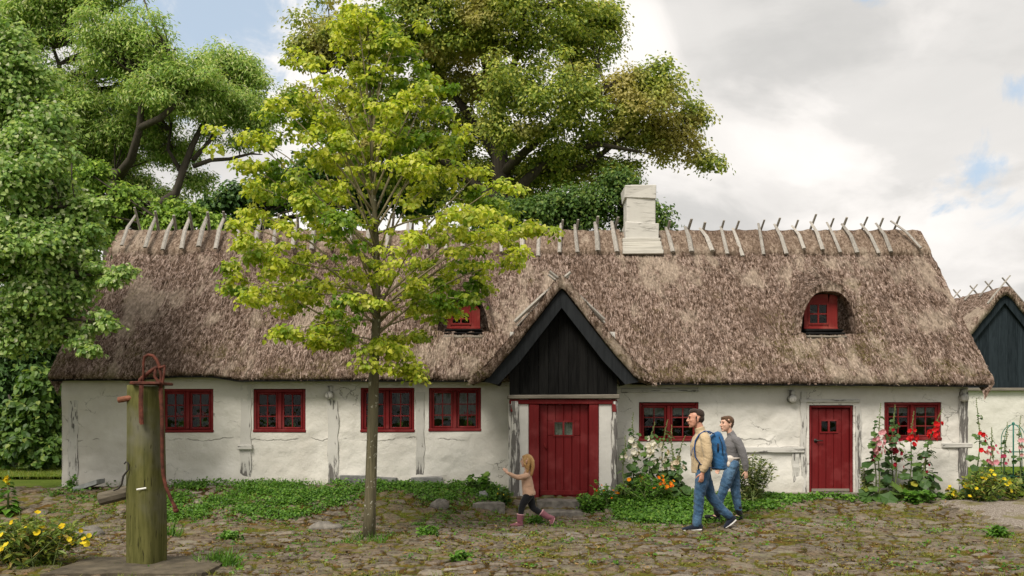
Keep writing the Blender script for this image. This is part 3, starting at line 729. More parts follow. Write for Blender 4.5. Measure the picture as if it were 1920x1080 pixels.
for b, t, yb, yt in sticks:
    Yb, Yt = RY-.66, RY+.06
    pb = P(b, yb, Yb); pt = P(t+random.uniform(-2, 2), yt+random.uniform(-3, 3), Yt); mb = MB()
    pb[2] = min(pb[2], RZ-.40); wd = random.uniform(.034, .052)
    mid = (pb+pt)/2+np.array([random.uniform(-.02, .02), -.03, .05])
    mb.tube([pb, mid, pt], [(wd, wd*.55), (wd*.95, wd*.55), (wd*.7, wd*.45)], 6)
    xq = pt+(pb-pt)*.20; q = xq+np.array([random.uniform(.03, .12)*(1 if t > 700 else .5), -.03, .21+random.uniform(-.02, .06)]); pt = pt+np.array([0, 0, .04]); e = xq+np.array([random.uniform(-.10, .0), .72, -.55])
    mb.tube([q, e], [(wd*.6, wd*.4), (wd*.9, wd*.5)], 6)
    mb.build('ridge_stick', M['grey_wood'], roof)

# chimney with flashing boards
cx0, cx1, cy0, cy1 = PX(1175, 19.62), PX(1229, 19.62), 19.62, 20.25
mb = MB(); zt = PZ(347, 19.62)
mb.rbox(cx0, cx1, cy0, cy1, 4.6, zt-.10, .012); mb.rbox(cx0-.035, cx1+.02, cy0-.035, cy1+.04, PZ(372, 19.62), zt, .014)
mb.rbox(cx0-.02, cx1+.06, cy0-.04, cy1+.08, 4.7, PZ(418, 19.62), .02); mb.box(cx0+.1, cx1-.1, cy0+.1, cy1-.1, zt-.02, zt+.03)
mb.build('chimney', M['chimney'], roof)
for i in range(4):
    y = 19.30+i*.065; z = PZ(475-i*8.6, 19.3); mb = MB()
    mb.rbox(CHX0-.02+i*.004, CHX1+.015-i*.01, y, y+.10, z-.01, z+.075, .006); mb.build('flashing_board', M['white_wood'], roof)

# ---- eyebrow dormers
for (cx, hw0), dm in zip(DORM, ('left', 'right')):
    hw = hw0-.03; rec = .30
    dr = MB()
    inner = lambda x: PZ(549, DY)+.03-.52*(np.abs(x-cx)/(hw*.97))**3.2       # opening curve
    Xs = np.linspace(EX0, EX1, n_x); sel = np.where(np.abs(Xs-cx) < hw0+.45)[0]
    V_ = []; F_ = []
    for i in sel:
        x = Xs[i]; zb, ztp = zA[i], zB[i]
        zo = max(zb, min(ztp-.02, inner(x))) if abs(x-cx) < hw*.97 else zb
        V_ += [(x, DY, zb-.02), (x, DY-.02, zo), (x, DY+.0, max(ztp, zo)), (x, DY+rec, zo-.015), (x, DY+rec, zb-.05)]
    for j in range(len(sel)-1):
        a, b = j*5, (j+1)*5
        if max(zB[sel[j]]-zA[sel[j]], zB[sel[j+1]]-zA[sel[j+1]]) < .004: continue
        F_ += [(a+1, b+1, b+2, a+2), (b+1, a+1, a+3, b+3)]
    dr.add(V_, F_); d_o = dr.build('dormer', M['thatch'], house)
    # window board, sash and glass set back in the opening
    y = DY+.20; z0, z1 = PZ(614, DY), PZ(559 if dm == 'right' else 577, DY)+.05; x0, x1 = cx-hw*.66, cx+hw*.66
    if dm == 'right': x0, x1 = PX(1514, DY), PX(1577, DY)
    sx0, sx1, sz0, sz1 = x0+(x1-x0)*.12, x0+(x1-x0)*.73, z0+.07, z1-.12
    fb = MB()
    def arch(x): return float(inner(np.array(x)))+.02-(.05 if dm == 'right' else .19)
    nseg = 14; top = [(x0+(x1-x0)*k/nseg, min(z1+.1, arch(x0+(x1-x0)*k/nseg))) for k in range(nseg+1)]
    # boards around the sash: left, right, bottom and arched head
    hd = [(a_, max(b_, sz1)) for a_, b_ in top]
    fb.prism([(x0, z0), (sx0, z0), (sx0, sz1)]+[(a_, b_) for a_, b_ in hd if a_ <= sx0][::-1], y, y+.05)
    fb.prism([(sx1, z0), (x1, z0)]+[(a_, max(b_, z0+.2)) for a_, b_ in top if a_ >= sx1][::-1]+[(sx1, sz1)], y, y+.05)
    fb.prism([(sx0, sz1), (sx1, sz1)]+[(a_, b_) for a_, b_ in hd if sx0 < a_ < sx1][::-1], y+.001, y+.05)
    fb.rbox(sx0, sx1, y+.002, y+.05, z0, sz0, .002); fb.rbox(x0-.01, x1+.01, y-.03, y+.04, z0-.02, z0+.025, .004)
    wf = fb.build('window', M['red_dormer'], house)
    sb = MB(); sw = .03
    sb.box(sx0, sx0+sw, y-.012, y+.03, sz0, sz1); sb.box(sx1-sw, sx1, y-.012, y+.03, sz0, sz1); sb.box(sx0+sw, sx1-sw, y-.012, y+.03, sz0, sz0+sw); sb.box(sx0+sw, sx1-sw, y-.012, y+.03, sz1-sw, sz1)
    xm, zm = (sx0+sx1)/2, (sz0+sz1)/2
    sb.box(xm-.013, xm+.013, y-.006, y+.025, sz0+sw, sz1-sw); sb.box(sx0+sw, sx1-sw, y-.004, y+.023, zm-.012, zm+.012); sb.build('casement', M['red_dormer'], wf)
    gl = MB(); gl.box(sx0+.01, sx1-.01, y+.008, y+.012, sz0+.01, sz1-.01); gl.build('glass', M['glass'], wf)
    bx = MB(); bx.box(x0, x1, y+.30, y+.32, z0-.1, z1+.1); bx.build('loft_backing', M['dark'], wf)
    if dm == 'right':
        br = MB(); br.tube([(sx0-.02, y+.06, sz1-.10), (sx1+.02, y+.06, sz0+.11)], [(.018, .012)]*2, 4); br.build('brace', M['beam'], wf)
    for k_ in range(3):
        s_ = MB(); yy = DY-.03-k_*.05; zz = z0-.05-k_*.065
        s_.rbox(x0-.03-.008*k_, x1+.04+.012*k_, yy, DY+.195, zz-.02, zz+.022, .006); s_.rbox(x0-.02, x1+.03+.01*k_, yy+.025, DY+.05, zz-.07, zz-.022, .004)
        s_.build('sill_board', M['dark_wood'] if k_ < 2 else M['beam'], wf)
# ------------------------------------------------------------------ porch
x0, x1 = PORCH_X0, PORCH_X1; Yp = PYF
porch_base = PZ(945, Yp)-.05
DL = (PX(1011, Yp), PX(1104, Yp), PZ(933, Yp), PZ(758, Yp))
ztop = PZ(744, Yp)
mb = MB()
pw = PX(992, Yp); pe = PX(1122, Yp)
mb.rbox(x0+.10, pw, Yp, Yp+.22, -.1, ztop, .006); mb.rbox(pe, x1-.08, Yp, Yp+.22, -.1, ztop, .006)
mb.box(x0+.01, x0+.12, Yp+.22, WY+.1, -.1, 3.2); mb.box(x1-.12, x1-.01, Yp+.22, WY+.1, -.1, 3.2)
mb.box(x0+.12, x1-.12, WY+.30, WY+.34, .1, 3.2)
porch = mb.build('porch', M['lime'], house)
def bent_post(xc, wd, z0, z1, y, nm='porch_post'):
    mb = MB(); n = 14; V = []; Fc = []
    for i in range(n+1):
        z = z0+(z1-z0)*i/n; a = wd*(1+random.uniform(-.14, .14)+(.25 if i < 2 else 0)); c = xc+random.uniform(-.015, .015)
        for k in range(8):
            an = 2*math.pi*k/8; V.append((c+a/2*math.cos(an)*1.1, y+a*.42*math.sin(an), z))
    for i in range(n):
        for k in range(8): Fc.append((i*8+k, i*8+(k+1) % 8, (i+1)*8+(k+1) % 8, (i+1)*8+k))
    Fc += [tuple(range(7, -1, -1)), tuple(n*8+k for k in range(8))]
    mb.add(V, Fc); mb.build(nm, M['peel_post'], porch, True)
bent_post(PX(966, Yp), .13, PZ(948, Yp), PZ(752, Yp), Yp+.0); bent_post(PX(1152, Yp), .10, PZ(940, Yp), PZ(752, Yp), Yp+.0)
for k in (0, 1):                             # whitewashed outer faces beside the posts
    mb = MB(); xx = (x0-.012, x0+.05) if k == 0 else (x1-.035, x1+.012)
    mb.rbox(xx[0], xx[1], Yp+.03, Yp+.2, -.1, ztop-.02, .005); mb.build('corner_board', M['peel'], porch)
mb = MB()
mb.rbox(x0+.0, x1-.0, Yp-.035, Yp+.16, PZ(758, Yp), PZ(749, Yp), .004)
mb.rbox(pw-.005, DL[0], Yp-.02, Yp+.16, PZ(935, Yp), PZ(758, Yp), .004); mb.rbox(DL[1], pe+.005, Yp-.02, Yp+.16, PZ(930, Yp), PZ(758, Yp), .004)
mb.rbox(x0+.03, x0+.10, Yp-.045, Yp+.02, PZ(772, Yp), PZ(758, Yp), .008); mb.rbox(x1-.09, x1-.02, Yp-.045, Yp+.02, PZ(772, Yp), PZ(758, Yp), .008)
frame_ = mb.build('door_frame', M['red_door'], porch)
mb = MB(); mb.rbox(x0-.03, x1+.03, Yp-.09, Yp+.12, PZ(748.5, Yp), PZ(740, Yp), .01); mb.build('lintel_beam', M['beam'], porch)
# gable of vertical tarred boards
apex = PZ(548, Yp-.12)
def gline(x): return np.interp(abs(x-PXC), [0, .82, 1.28], [apex-.05, 2.98, 2.46])
nB = 11; bw = (x1-x0)/nB; mb = MB()
for i in range(nB):
    a, b = x0+i*bw, x0+(i+1)*bw; zb = PZ(740, Yp)-random.uniform(0, .012); yy = Yp-.03-random.uniform(0, .012)
    pts = [(a+.003, zb), (b-.003, zb), (b-.003, gline(b-.003)+.06)]
    if a < PXC < b: pts.append((PXC, gline(PXC)+.06))
    pts.append((a+.003, gline(a+.003)+.06)); mb.prism(pts, yy, yy+.03)
mb.box(x0+.02, x1-.02, Yp+.006, Yp+.03, PZ(740, Yp), PZ(740, Yp)+.5)
mb.build('gable_boards', M['dark_wood'], porch)
# bargeboards, kinked outwards at the foot
yb = PYF-.27
for s in (-1, 1):
    o_ = [(0, PZ(541, yb)), (.80, PZ(652, yb)), (1.34, PZ(716, yb))]
    wd_ = .235; poly = [(PXC+s*a, b) for a, b in o_]
    inn = [(PXC+s*1.10, PZ(722, yb)+.01), (PXC+s*.72, PZ(652, yb)-.235), (PXC+s*.0, PZ(541, yb)-.33)]
    mb = MB(); mb.prism(poly+inn, yb+(0 if s < 0 else .004), yb+.055); mb.build('bargeboard', M['barge'], porch)
    mb = MB()
    mb.prism([(PXC+s*1.33, PZ(713, yb)), (PXC+s*1.08, PZ(722, yb)), (PXC+s*.98, PZ(700, yb)), (PXC+s*1.2, PZ(690, yb))], yb+.07, WY); mb.build('eave_soffit', M['dark_wood'], porch)
# thatch of the porch, projecting over the gable
us = np.concatenate([np.linspace(-1.62, 0, 46), np.linspace(0, 1.62, 46)[1:]]); vs = np.linspace(yb-.06, 17.45, 26)
U, Vv = np.meshgrid(us, vs, indexing='ij')
nz_ = (fbm(U*7, Vv*7, 2, 3)-.5)*.06+(fbm(U*18, Vv*18, 4, 2)-.5)*.03
Zt = porch_z(PXC+U)-.0+nz_; lowr = sstep(np.abs(U), 1.25, 1.62); Zt = Zt-.0*lowr
top = np.stack([PXC+U, Vv-.02*np.abs(nz_), Zt], -1)
thk = np.interp(np.abs(U), [0, 1.3, 1.62], [.22, .20, .05])
bot = np.stack([PXC+U*.965, Vv, Zt-thk-nz_*.5], -1); nu, nv = U.shape
Vt = np.concatenate([top.reshape(-1, 3), bot.reshape(-1, 3)]); k = nu*nv
ft = gridfaces(nu, nv); fb_ = ft[:, ::-1]+k
i = np.arange(nu-1); fr = np.stack([(i+1)*nv, i*nv, i*nv+k, (i+1)*nv+k], 1)
j = np.arange(nv-1); e0 = np.stack([j, j+1, j+1+k, j+k], 1)[:, ::-1]; e1 = np.stack([j, j+1, j+1+k, j+k], 1)+(nu-1)*nv
pth = mesh_np('porch_thatch', Vt, [np.concatenate([ft, fb_, fr, e0, e1])], M['thatch'], True, attrs={'moss': np.zeros(len(Vt))}); put(pth, porch)
def pz2(x, y): return porch_z(x)
Vs, Fs_, As = straws(5200, (PXC-1.55, PXC+1.55), (yb-.05, 17.3), pz2, (.05, .13), 11, .02)
# ragged front edge of the porch thatch
r = np.random.default_rng(8); n = 2600; ux = r.uniform(-1.6, 1.6, n); p = np.stack([PXC+ux, np.full(n, yb-.05)+r.uniform(0, .03, n), porch_z(PXC+ux)-r.uniform(0, 1, n)*np.interp(np.abs(ux), [0, 1.3, 1.62], [.20, .18, .05])], 1)
dirn = np.stack([np.sign(ux)*.62+r.normal(0, .2, n), -r.uniform(.0, .5, n), -.75+r.normal(0, .2, n)], 1); tip = p+dirn*r.uniform(.03, .09, n)[:, None]; sd = np.stack([0*ux+.004, 0*ux, 0*ux+.003], 1)
V2 = np.stack([p-sd, p+sd, tip+sd*.5, tip-sd*.5], 1).reshape(-1, 3)
st = mesh_np('loose_straw', np.concatenate([Vs, V2]), np.concatenate([Fs_, np.arange(4*n).reshape(-1, 4)+len(Vs)]), M['straw'], attrs={'rnd': np.concatenate([As, np.repeat(r.random(n), 4)])}); put(st, porch); st['kind'] = 'stuff'
# crossed poles over the porch ridge
for (a, b, c, d, y_, wd) in ((1030, 514, 1133, 606, yb+.02, .045), (1070, 516, 965, 610, yb+.05, .05), (1028, 520, 1134, 612, yb+.18, .035), (1066, 524, 970, 618, yb+.22, .035)):
    mb = MB(); p0 = P(a, b, y_); p1 = P(c, d, y_); mb.tube([p0+[0, 0, .05], (p0+p1)/2+[0, 0, .085], p1+[0, 0, .06]], [(wd*.7, wd*.6), (wd, wd*.7), (wd*.95, wd*.7)], 6); mb.build('ridge_pole', M['grey_wood'], porch)

def plank_door(nm, parent, x0, x1, z0, z1, y, nb, pane, mat):
    """boarded leaf built round a two-light pane opening"""
    px0, px1, pz0, pz1 = pane; mb = MB(); cuts = sorted({x0+(x1-x0)*i/nb for i in range(nb+1)})
    for a, b in zip(cuts[:-1], cuts[1:]):
        yy = y+random.uniform(0, .004); a += .002; b -= .002
        lo, hi = max(a, px0), min(b, px1)
        if hi > lo:
            mb.rbox(a, b, yy, yy+.035, z0, pz0, .001); mb.rbox(a, b, yy, yy+.035, pz1, z1, .001)
            if a < px0: mb.rbox(a, px0, yy, yy+.035, pz0, pz1, .001)
            if b > px1: mb.rbox(px1, b, yy, yy+.035, pz0, pz1, .001)
        else: mb.rbox(a, b, yy, yy+.035, z0, z1, .001)
    mb.box(x0, x1, y+.036, y+.045, z0, pz0); mb.box(x0, x1, y+.036, y+.045, pz1, z1)
    d = mb.build(nm, M[mat], parent)
    fb = MB(); t = .016
    fb.box(px0-.012, px0+t, y-.012, y+.03, pz0-.012, pz1+.012); fb.box(px1-t, px1+.012, y-.012, y+.03, pz0-.012, pz1+.012)
    fb.box(px0+t, px1-t, y-.012, y+.03, pz0-.012, pz0+t); fb.box(px0+t, px1-t, y-.012, y+.03, pz1-t, pz1+.012); xm = (px0+px1)/2; fb.box(xm-.016, xm+.016, y-.01, y+.028, pz0+t, pz1-t)
    fb.build('pane_frame', M['red'], d)
    gb = MB(); gb.box(px0, px1, y+.014, y+.018, pz0, pz1); gb.build('glass', M['glass'], d)
    return d
yd = Yp+.07
d1 = plank_door('door', house, DL[0]+.004, DL[1]-.004, DL[2], DL[3]-.004, yd, 6, (PX(1038, yd), PX(1075, yd), PZ(817, yd), PZ(790, yd)), 'red_door')
d1['label'] = 'wide dark red front door under the black porch gable'
mb = MB(); q = P(1022, 838, yd); mb.tube([q+[-.01, -.02, .07], q+[0, -.035, 0], q+[.035, -.02, -.05]], [.008, .013, .008], 6); mb.tube([q+[.0, 0, .0], q+[0, -.04, 0]], .012, 6); mb.build('handle', M['red_dormer'], d1, True)
mb = MB(); mb.rbox(DL[0]+.02, DL[1]-.02, yd-.015, yd, DL[2]+.04, DL[2]+.12, .002); mb.build('kick_board', M['red_door'], d1)
mb = MB(); mb.rbox(DL[0]-.02, DL[1]+.03, Yp-.06, Yp+.16, DL[2]-.07, DL[2]-.004, .006); mb.build('threshold', M['beam'], porch)
# small curtain inside the front door light
# ------------------------------------------------------------------ second door
a, b, c, d = DOOR2; y = WY+.03; mb = MB()
mb.rbox(a, a+.05, y-.02, y+.10, c, d, .004); mb.rbox(b-.05, b, y-.02, y+.10, c, d, .004); mb.rbox(a+.05, b-.05, y-.02, y+.10, d-.05, d, .004); mb.build('door_frame', M['red_door'], house)
d2 = plank_door('door', house, a+.052, b-.052, c+.015, d-.055, y+.03, 5, (PX(1540, WY), PX(1572, WY), PZ(811, WY), PZ(788, WY)), 'red_door')
d2['label'] = 'narrow red plank door with two small panes and a black lever handle'
mb = MB(); q = P(1531, 826, y+.03); mb.tube([q+[-.02, 0, 0], q+[-.02, -.05, 0], q+[.10, -.05, -.004]], [.014, .013, .010], 6); mb.tube([q+[-.02, .005, 0], q+[-.02, -.012, 0]], .035, 10); mb.build('handle', M['iron'], d2, True)
mb = MB(); mb.rbox(a+.055, b-.055, y+.008, y+.03, c+.02, c+.07, .003); mb.build('weather_board', M['beam'], d2)
mb = MB(); mb.rbox(PX(1466, WY), PX(1605, WY), WY-.20, WY+.02, PZ(932, WY), PZ(923, WY), .012); mb.rbox(PX(1500, WY), PX(1610, WY), WY-.30, WY-.05, PZ(940, WY), PZ(932, WY), .012); mb.build('door_sill', M['beam'], house)
# plinth stones under the wall
for x0_, x1_, yy_ in ((1256, 1300, 940), (1300, 1345, 938), (640, 690, 905), (700, 745, 908), (770, 830, 908)):
    mb = MB(); mb.rbox(PX(x0_, WY), PX(x1_, WY), WY-.10, WY+.05, PZ(yy_, WY)-.1, PZ(yy_-14, WY), .02); mb.build('plinth_stone', M['plinth'], house)

# stone steps at the front door
def rough_slab(name, x0, x1, y0, y1, z0, z1, mat, label, cat, seed=0):
    nx, ny = max(4, int((x1-x0)/.06)), max(3, int((y1-y0)/.06))
    xs = np.linspace(x0, x1, nx); ys = np.linspace(y0, y1, ny); X, Y = np.meshgrid(xs, ys, indexing='ij')
    ed = np.minimum(np.minimum(X-x0, x1-X)/(x1-x0), np.minimum(Y-y0, y1-Y)/(y1-y0))
    Xj = X+(fbm(X*4+seed, Y*4, 2, 3)-.5)*.08; Yj = Y+(fbm(X*4, Y*4+seed, 3, 3)-.5)*.06
    Zt = z1+(fbm(X*6+seed, Y*6, 1, 3)-.5)*.03-(ed < .01)*.02
    k = nx*ny; V = np.concatenate([np.stack([Xj, Yj, Zt], -1).reshape(-1, 3), np.stack([Xj, Yj, np.full_like(X, z0)], -1).reshape(-1, 3)])
    f = gridfaces(nx, ny); ring = [i*ny for i in range(nx)]+[(nx-1)*ny+j for j in range(1, ny)]+[i*ny+ny-1 for i in range(nx-2, -1, -1)]+[j for j in range(ny-2, 0, -1)]
    sf = [(ring[(i+1) % len(ring)], ring[i], ring[i]+k, ring[(i+1) % len(ring)]+k) for i in range(len(ring))]
    o = mesh_np(name, V, [f, np.array(sf)], mat, False); tag(o, ((x0+x1)/2, (y0+y1)/2, z0), label, cat); return o
rough_slab('stone_step', PX(1008, 16.5), PX(1098, 16.5), 16.28, 16.70, -.05, PZ(938, 16.28), M['stone'], 'upper mossy stone step directly below the wide front door', 'step', 1)
rough_slab('stone_step', PX(1012, 16.1), PX(1092, 16.1), 15.86, 16.30, -.05, PZ(958, 15.9), M['stone'], 'lower flat stone step in the weeds in front of the front door', 'step', 5)
rough_slab('stone_curb', PX(890, 16.2), PX(945, 16.2), 15.95, 16.25, -.05, .25, M['stone'], 'low mossy stone block left of the porch corner among weeds', 'stone', 9)

# loose stones lying in the yard
def boulder(px, py, Y, r, label, mat='stone', sd=0):
    x = PX(px, Y); z = gz(x, Y); mb = MB(); mb.ell((x, Y, z+r[2]*.35), r, 14, 10); V = mb.V[0]
    V += ((fbm(V[:, 0]*9+sd, V[:, 2]*9+V[:, 1]*5, 2, 3)-.5)*.55*min(r))[:, None]*(V-np.array([x, Y, z]))/np.maximum(np.linalg.norm(V-np.array([x, Y, z]), axis=1, keepdims=True), .01)*2
    o = mb.build('field_stone', M[mat], None, True); tag(o, (x, Y, z), label, 'stone', 'loose field stones in the yard'); return o
boulder(825, 940, 15.75, (.16, .12, .12), 'dark round field stone at the edge of the green weeds under the fourth window', 'stone', 1)
boulder(610, 985, 14.2, (.26, .16, .08), 'low grey lichen covered stone left of the young tree trunk', 'stone', 2)
boulder(955, 1003, 13.5, (.30, .20, .035), 'broad flat brown grey stone under the running girl', 'stone', 3)
boulder(165, 993, 13.6, (.24, .15, .10), 'dark angular stone beside the yellow flowers left of the pump', 'stone', 4)
boulder(1060, 1000, 13.7, (.26, .16, .03), 'flat brown grey stone right of the running girl', 'stone', 6)
boulder(905, 925, 16.5, (.11, .09, .10), 'pale grey stone against the wall left of the porch', 'plinth', 8)
# galvanised hatch leaning at the left foot of the wall
mb = MB(); p = P(146, 915, 16.95); q = P(190, 901, 16.95); mb.prism([(p[0], p[2]-.05), (p[0], p[2]+.03), (q[0], q[2]+.03), (q[0], q[2]-.05)], 16.75, 17.1)
o = mb.build('cellar_hatch', M['steel'], None); tag(o, (p[0]+.2, 16.9, p[2]-.05), 'small grey metal hatch cover at the left foot of the white wall', 'hatch')

# ------------------------------------------------------------------ barn to the right, gable towards the yard
BYF = 27.0; bc = PX(1880, BYF)
barn = thing('barn', (bc, BYF, .2), 'white walled barn with blue black boarded gable and thatched roof behind the farmhouse', 'barn')
hwid = 3.0; bz = PZ(727, BYF); az = PZ(545, BYF); BL = 9.0
mb = MB(); mb.box(bc-hwid+.25, bc+hwid-.25, BYF+.05, BYF+BL, -.1, bz+.02); mb.build('wall', M['plaster'], barn)
slope = (az-bz)/2.22
def bl(x): return az-abs(x-bc)*slope
mb = MB(); nB = 17; X0, X1 = bc-2.35, bc+2.35
for i in range(nB):
    a, b = X0+(X1-X0)*i/nB, X0+(X1-X0)*(i+1)/nB; yy = BYF-.02-random.uniform(0, .012)
    pts = [(a+.004, bz), (b-.004, bz), (b-.004, bl(b)+.0)]
    if a < bc < b: pts.append((bc, az))
    pts.append((a+.004, bl(a))); pts = [(u, max(v, bz+.001)) for u, v in pts]
    mb.prism(pts, yy, yy+.035)
mb.build('gable_boards', M['blue_black'], barn)
mb = MB(); mb.rbox(bc-hwid, bc+hwid, BYF-.09, BYF+.05, bz-.09, bz-.002, .005); mb.build('gable_beam', M['beam'], barn)
for s in (-1, 1):
    mb = MB(); mb.prism([(bc, az+.06), (bc+s*3.0, az+.06-3.0*slope), (bc+s*3.0, az-.34-3.0*slope), (bc, az-.36)], BYF-.13+(.003 if s > 0 else 0), BYF-.07); mb.build('bargeboard', M['blue_black'], barn)
us = np.linspace(-3.25, 3.25, 90); vs = np.linspace(BYF-.22, BYF+BL, 70); U, Vv = np.meshgrid(us, vs, indexing='ij')
nz_ = (fbm(U*4, Vv*4, 2, 3)-.5)*.10+(fbm(U*13, Vv*13, 4, 2)-.5)*.05
Zt = az+.26-np.sqrt(U*U+.03)*slope+nz_+.06*np.exp(-(U/.35)**2)
top = np.stack([bc+U, Vv, Zt], -1); bot = np.stack([bc+U*.97, Vv, Zt-.24], -1); nu, nv = U.shape; k = nu*nv
ft = gridfaces(nu, nv); i = np.arange(nu-1); fr = np.stack([(i+1)*nv, i*nv, i*nv+k, (i+1)*nv+k], 1)
j = np.arange(nv-1); e0 = np.stack([j, j+1, j+1+k, j+k], 1)[:, ::-1]; e1 = np.stack([j, j+1, j+1+k, j+k], 1)+(nu-1)*nv
Vt = np.concatenate([top.reshape(-1, 3), bot.reshape(-1, 3)])
br = mesh_np('roof', Vt, [np.concatenate([ft, ft[:, ::-1]+k, fr, fr[:, ::-1]+nv-1, e0, e1])], M['thatch'], True, attrs={'moss': np.zeros(len(Vt))}); put(br, barn)
for i in range(10):
    y_ = BYF-.12+i*.95+random.uniform(-.1, .1)*(i > 0); zr = az+.25; mb = MB(); jx = random.uniform(-.04, .04)
    for s in (-1, 1):
        mb.tube([(bc-s*.09+jx, y_+s*.05, zr+.13+random.uniform(-.03, .03)), (bc+s*(.55 if i == 0 else .30)+jx, y_+s*.05, zr-(.55 if i == 0 else .30)*slope+.05)][:2], [(.026, .022), (.034, .026)], 5)
    mb.build('ridge_stick', M['grey_wood'], br)

# ------------------------------------------------------------------ old wooden pump
YP = 10.85
pump = thing('water_pump', P(276, 1063, YP), 'tall mossy wooden water pump with rusty iron handle and wooden spout', 'pump')
xl, xr, zb, ztp = PX(243, YP), PX(308, YP), PZ(1063, YP), PZ(724, YP)
n = 30; seg = 20; V = []; Fc = []; cx_ = (xl+xr)/2
for i in range(n+1):
    z = zb-.05+(ztp-zb+.05)*i/n; t = i/n; hw_ = (xr-xl)/2*.91*(1+.02*math.sin(t*5))
    for k_ in range(seg):                     # eight-sided log with worn arrises
        an = 2*math.pi*(k_+.5)/seg; sup = (abs(math.cos(an+.4))**4.5+abs(math.sin(an+.4))**4.5)**(-1/4.5)
        rr_ = hw_*sup*(1+.02*float(fbm(np.array(an*3.), np.array(z*2.), 2, 3)))*(1-.06*t)
        V.append((cx_+rr_*math.cos(an)-.012*t, YP+rr_*math.sin(an), z+(.0 if i < n else .012*math.sin(an*2))))
for i in range(n):
    for k_ in range(seg): Fc.append((i*seg+k_, i*seg+(k_+1) % seg, (i+1)*seg+(k_+1) % seg, (i+1)*seg+k_))
Fc += [tuple(range(seg-1, -1, -1)), tuple(n*seg+k_ for k_ in range(seg))]
mb = MB(); mb.add(V, Fc); mb.build('post', M['pump_wood'], pump, True)
yf = YP-.225
def pt(px, py, y=YP-.24): return P(px, py, y)
mb = MB(); q0 = P(243, 912, YP); mb.tube([P(188, 936, YP), P(215, 929, YP), P(250, 920, YP)], [.076, .078, .08], 10); mb.build('spout', simple('old_spout_wood', (.10, .085, .062), .9, .35, 5, 0, .5, (1, 6, 6)), pump)
mb = MB(); mb.tube([pt(222, 750, YP-.1), pt(252, 745, YP-.1)], .034, 10); mb.build('side_pipe', M['pipe'], pump)
mb = MB(); yy = YP-.235                                                        # flat cap iron and front strap
mb.rbox(PX(242, yy), PX(299, yy), yy+.0, YP+.2, ztp+.012, ztp+.045, .003); mb.tube([pt(265, 722), pt(264, 760), pt(265, 793)], [(.026, .010)]*3, 6, side=(1, 0, 0)); mb.tube([pt(265, 782), pt(266, 796)], .022, 6); mb.build('cap_iron', M['rust'], pump)
yc = YP-.1
mb = MB(); mb.tube([pt(262, 722, yc), pt(263, 712, yc), pt(274, 702, yc), pt(291, 690, yc), pt(297, 689, yc)], [.026, .024, .022, .02, .022], 8); mb.tube([pt(292, 689, yc), pt(290, 706, yc), pt(297, 716, yc), pt(301, 722, yc)], .018, 6); mb.build('fork', M['rust'], pump, True)
mb = MB()                                                                      # hoop handle and its long lever
hoop = [(268, 721), (269, 700), (269, 680), (271, 669), (278, 665), (287, 667), (294, 675), (299, 687), (302, 702), (302, 716), (301, 730)]
mb.tube([pt(a, b, yc-.03) for a, b in hoop], [.010, .012, .014, .018, .018, .019, .02, .02, .018, .018, .02], 8)
mb.tube([pt(298, 690, yc-.05), pt(305, 688, yc-.05), pt(310, 686, yc-.05)], .017, 6); mb.tube([pt(309, 687, yc-.05), pt(307, 704, yc-.05), pt(305, 718, yc-.05), pt(301, 726, yc-.05)], .013, 6)
lev = [(301, 728), (302, 745), (304, 775), (304, 820), (304, 860), (306, 890), (311, 912), (319, 932), (327, 948), (330, 957)]
mb.tube([pt(a, b, yc-.04) for a, b in lev], [.026, .025, .024, .022, .02, .021, .021, .02, .02, .028], 8); mb.ell(pt(330, 957, yc-.04), (.036, .03, .03), 8, 6)
mb.build('handle', M['rust'], pump, True)
mb = MB(); mb.tube([pt(233, 870, YP-.15), pt(236, 866, YP-.15), pt(240, 868, YP-.15), pt(241, 880, YP-.15), pt(231, 893, YP-.15), pt(228, 908, YP-.15), pt(222, 916, YP-.15), pt(213, 920, YP-.15)], [.008, .009, .009, .009, .012, .011, .011, .008], 6); mb.build('bucket_hook', M['iron'], pump, True)
mb = MB(); a_, b_ = pt(256, 918, yf+.01), pt(274, 915, yf+.01); mb.tube([a_, b_], [(.009, .004)]*2, 4, side=(0, 0, 1)); mb.build('enamel_plate', M['white_paint'], pump)
rough_slab('pump_slab', PX(140, YP), PX(420, YP), YP-.75, YP+.42, -.12, .068, M['slab'], 'worn concrete slab on the ground under the wooden water pump', 'slab', 3)
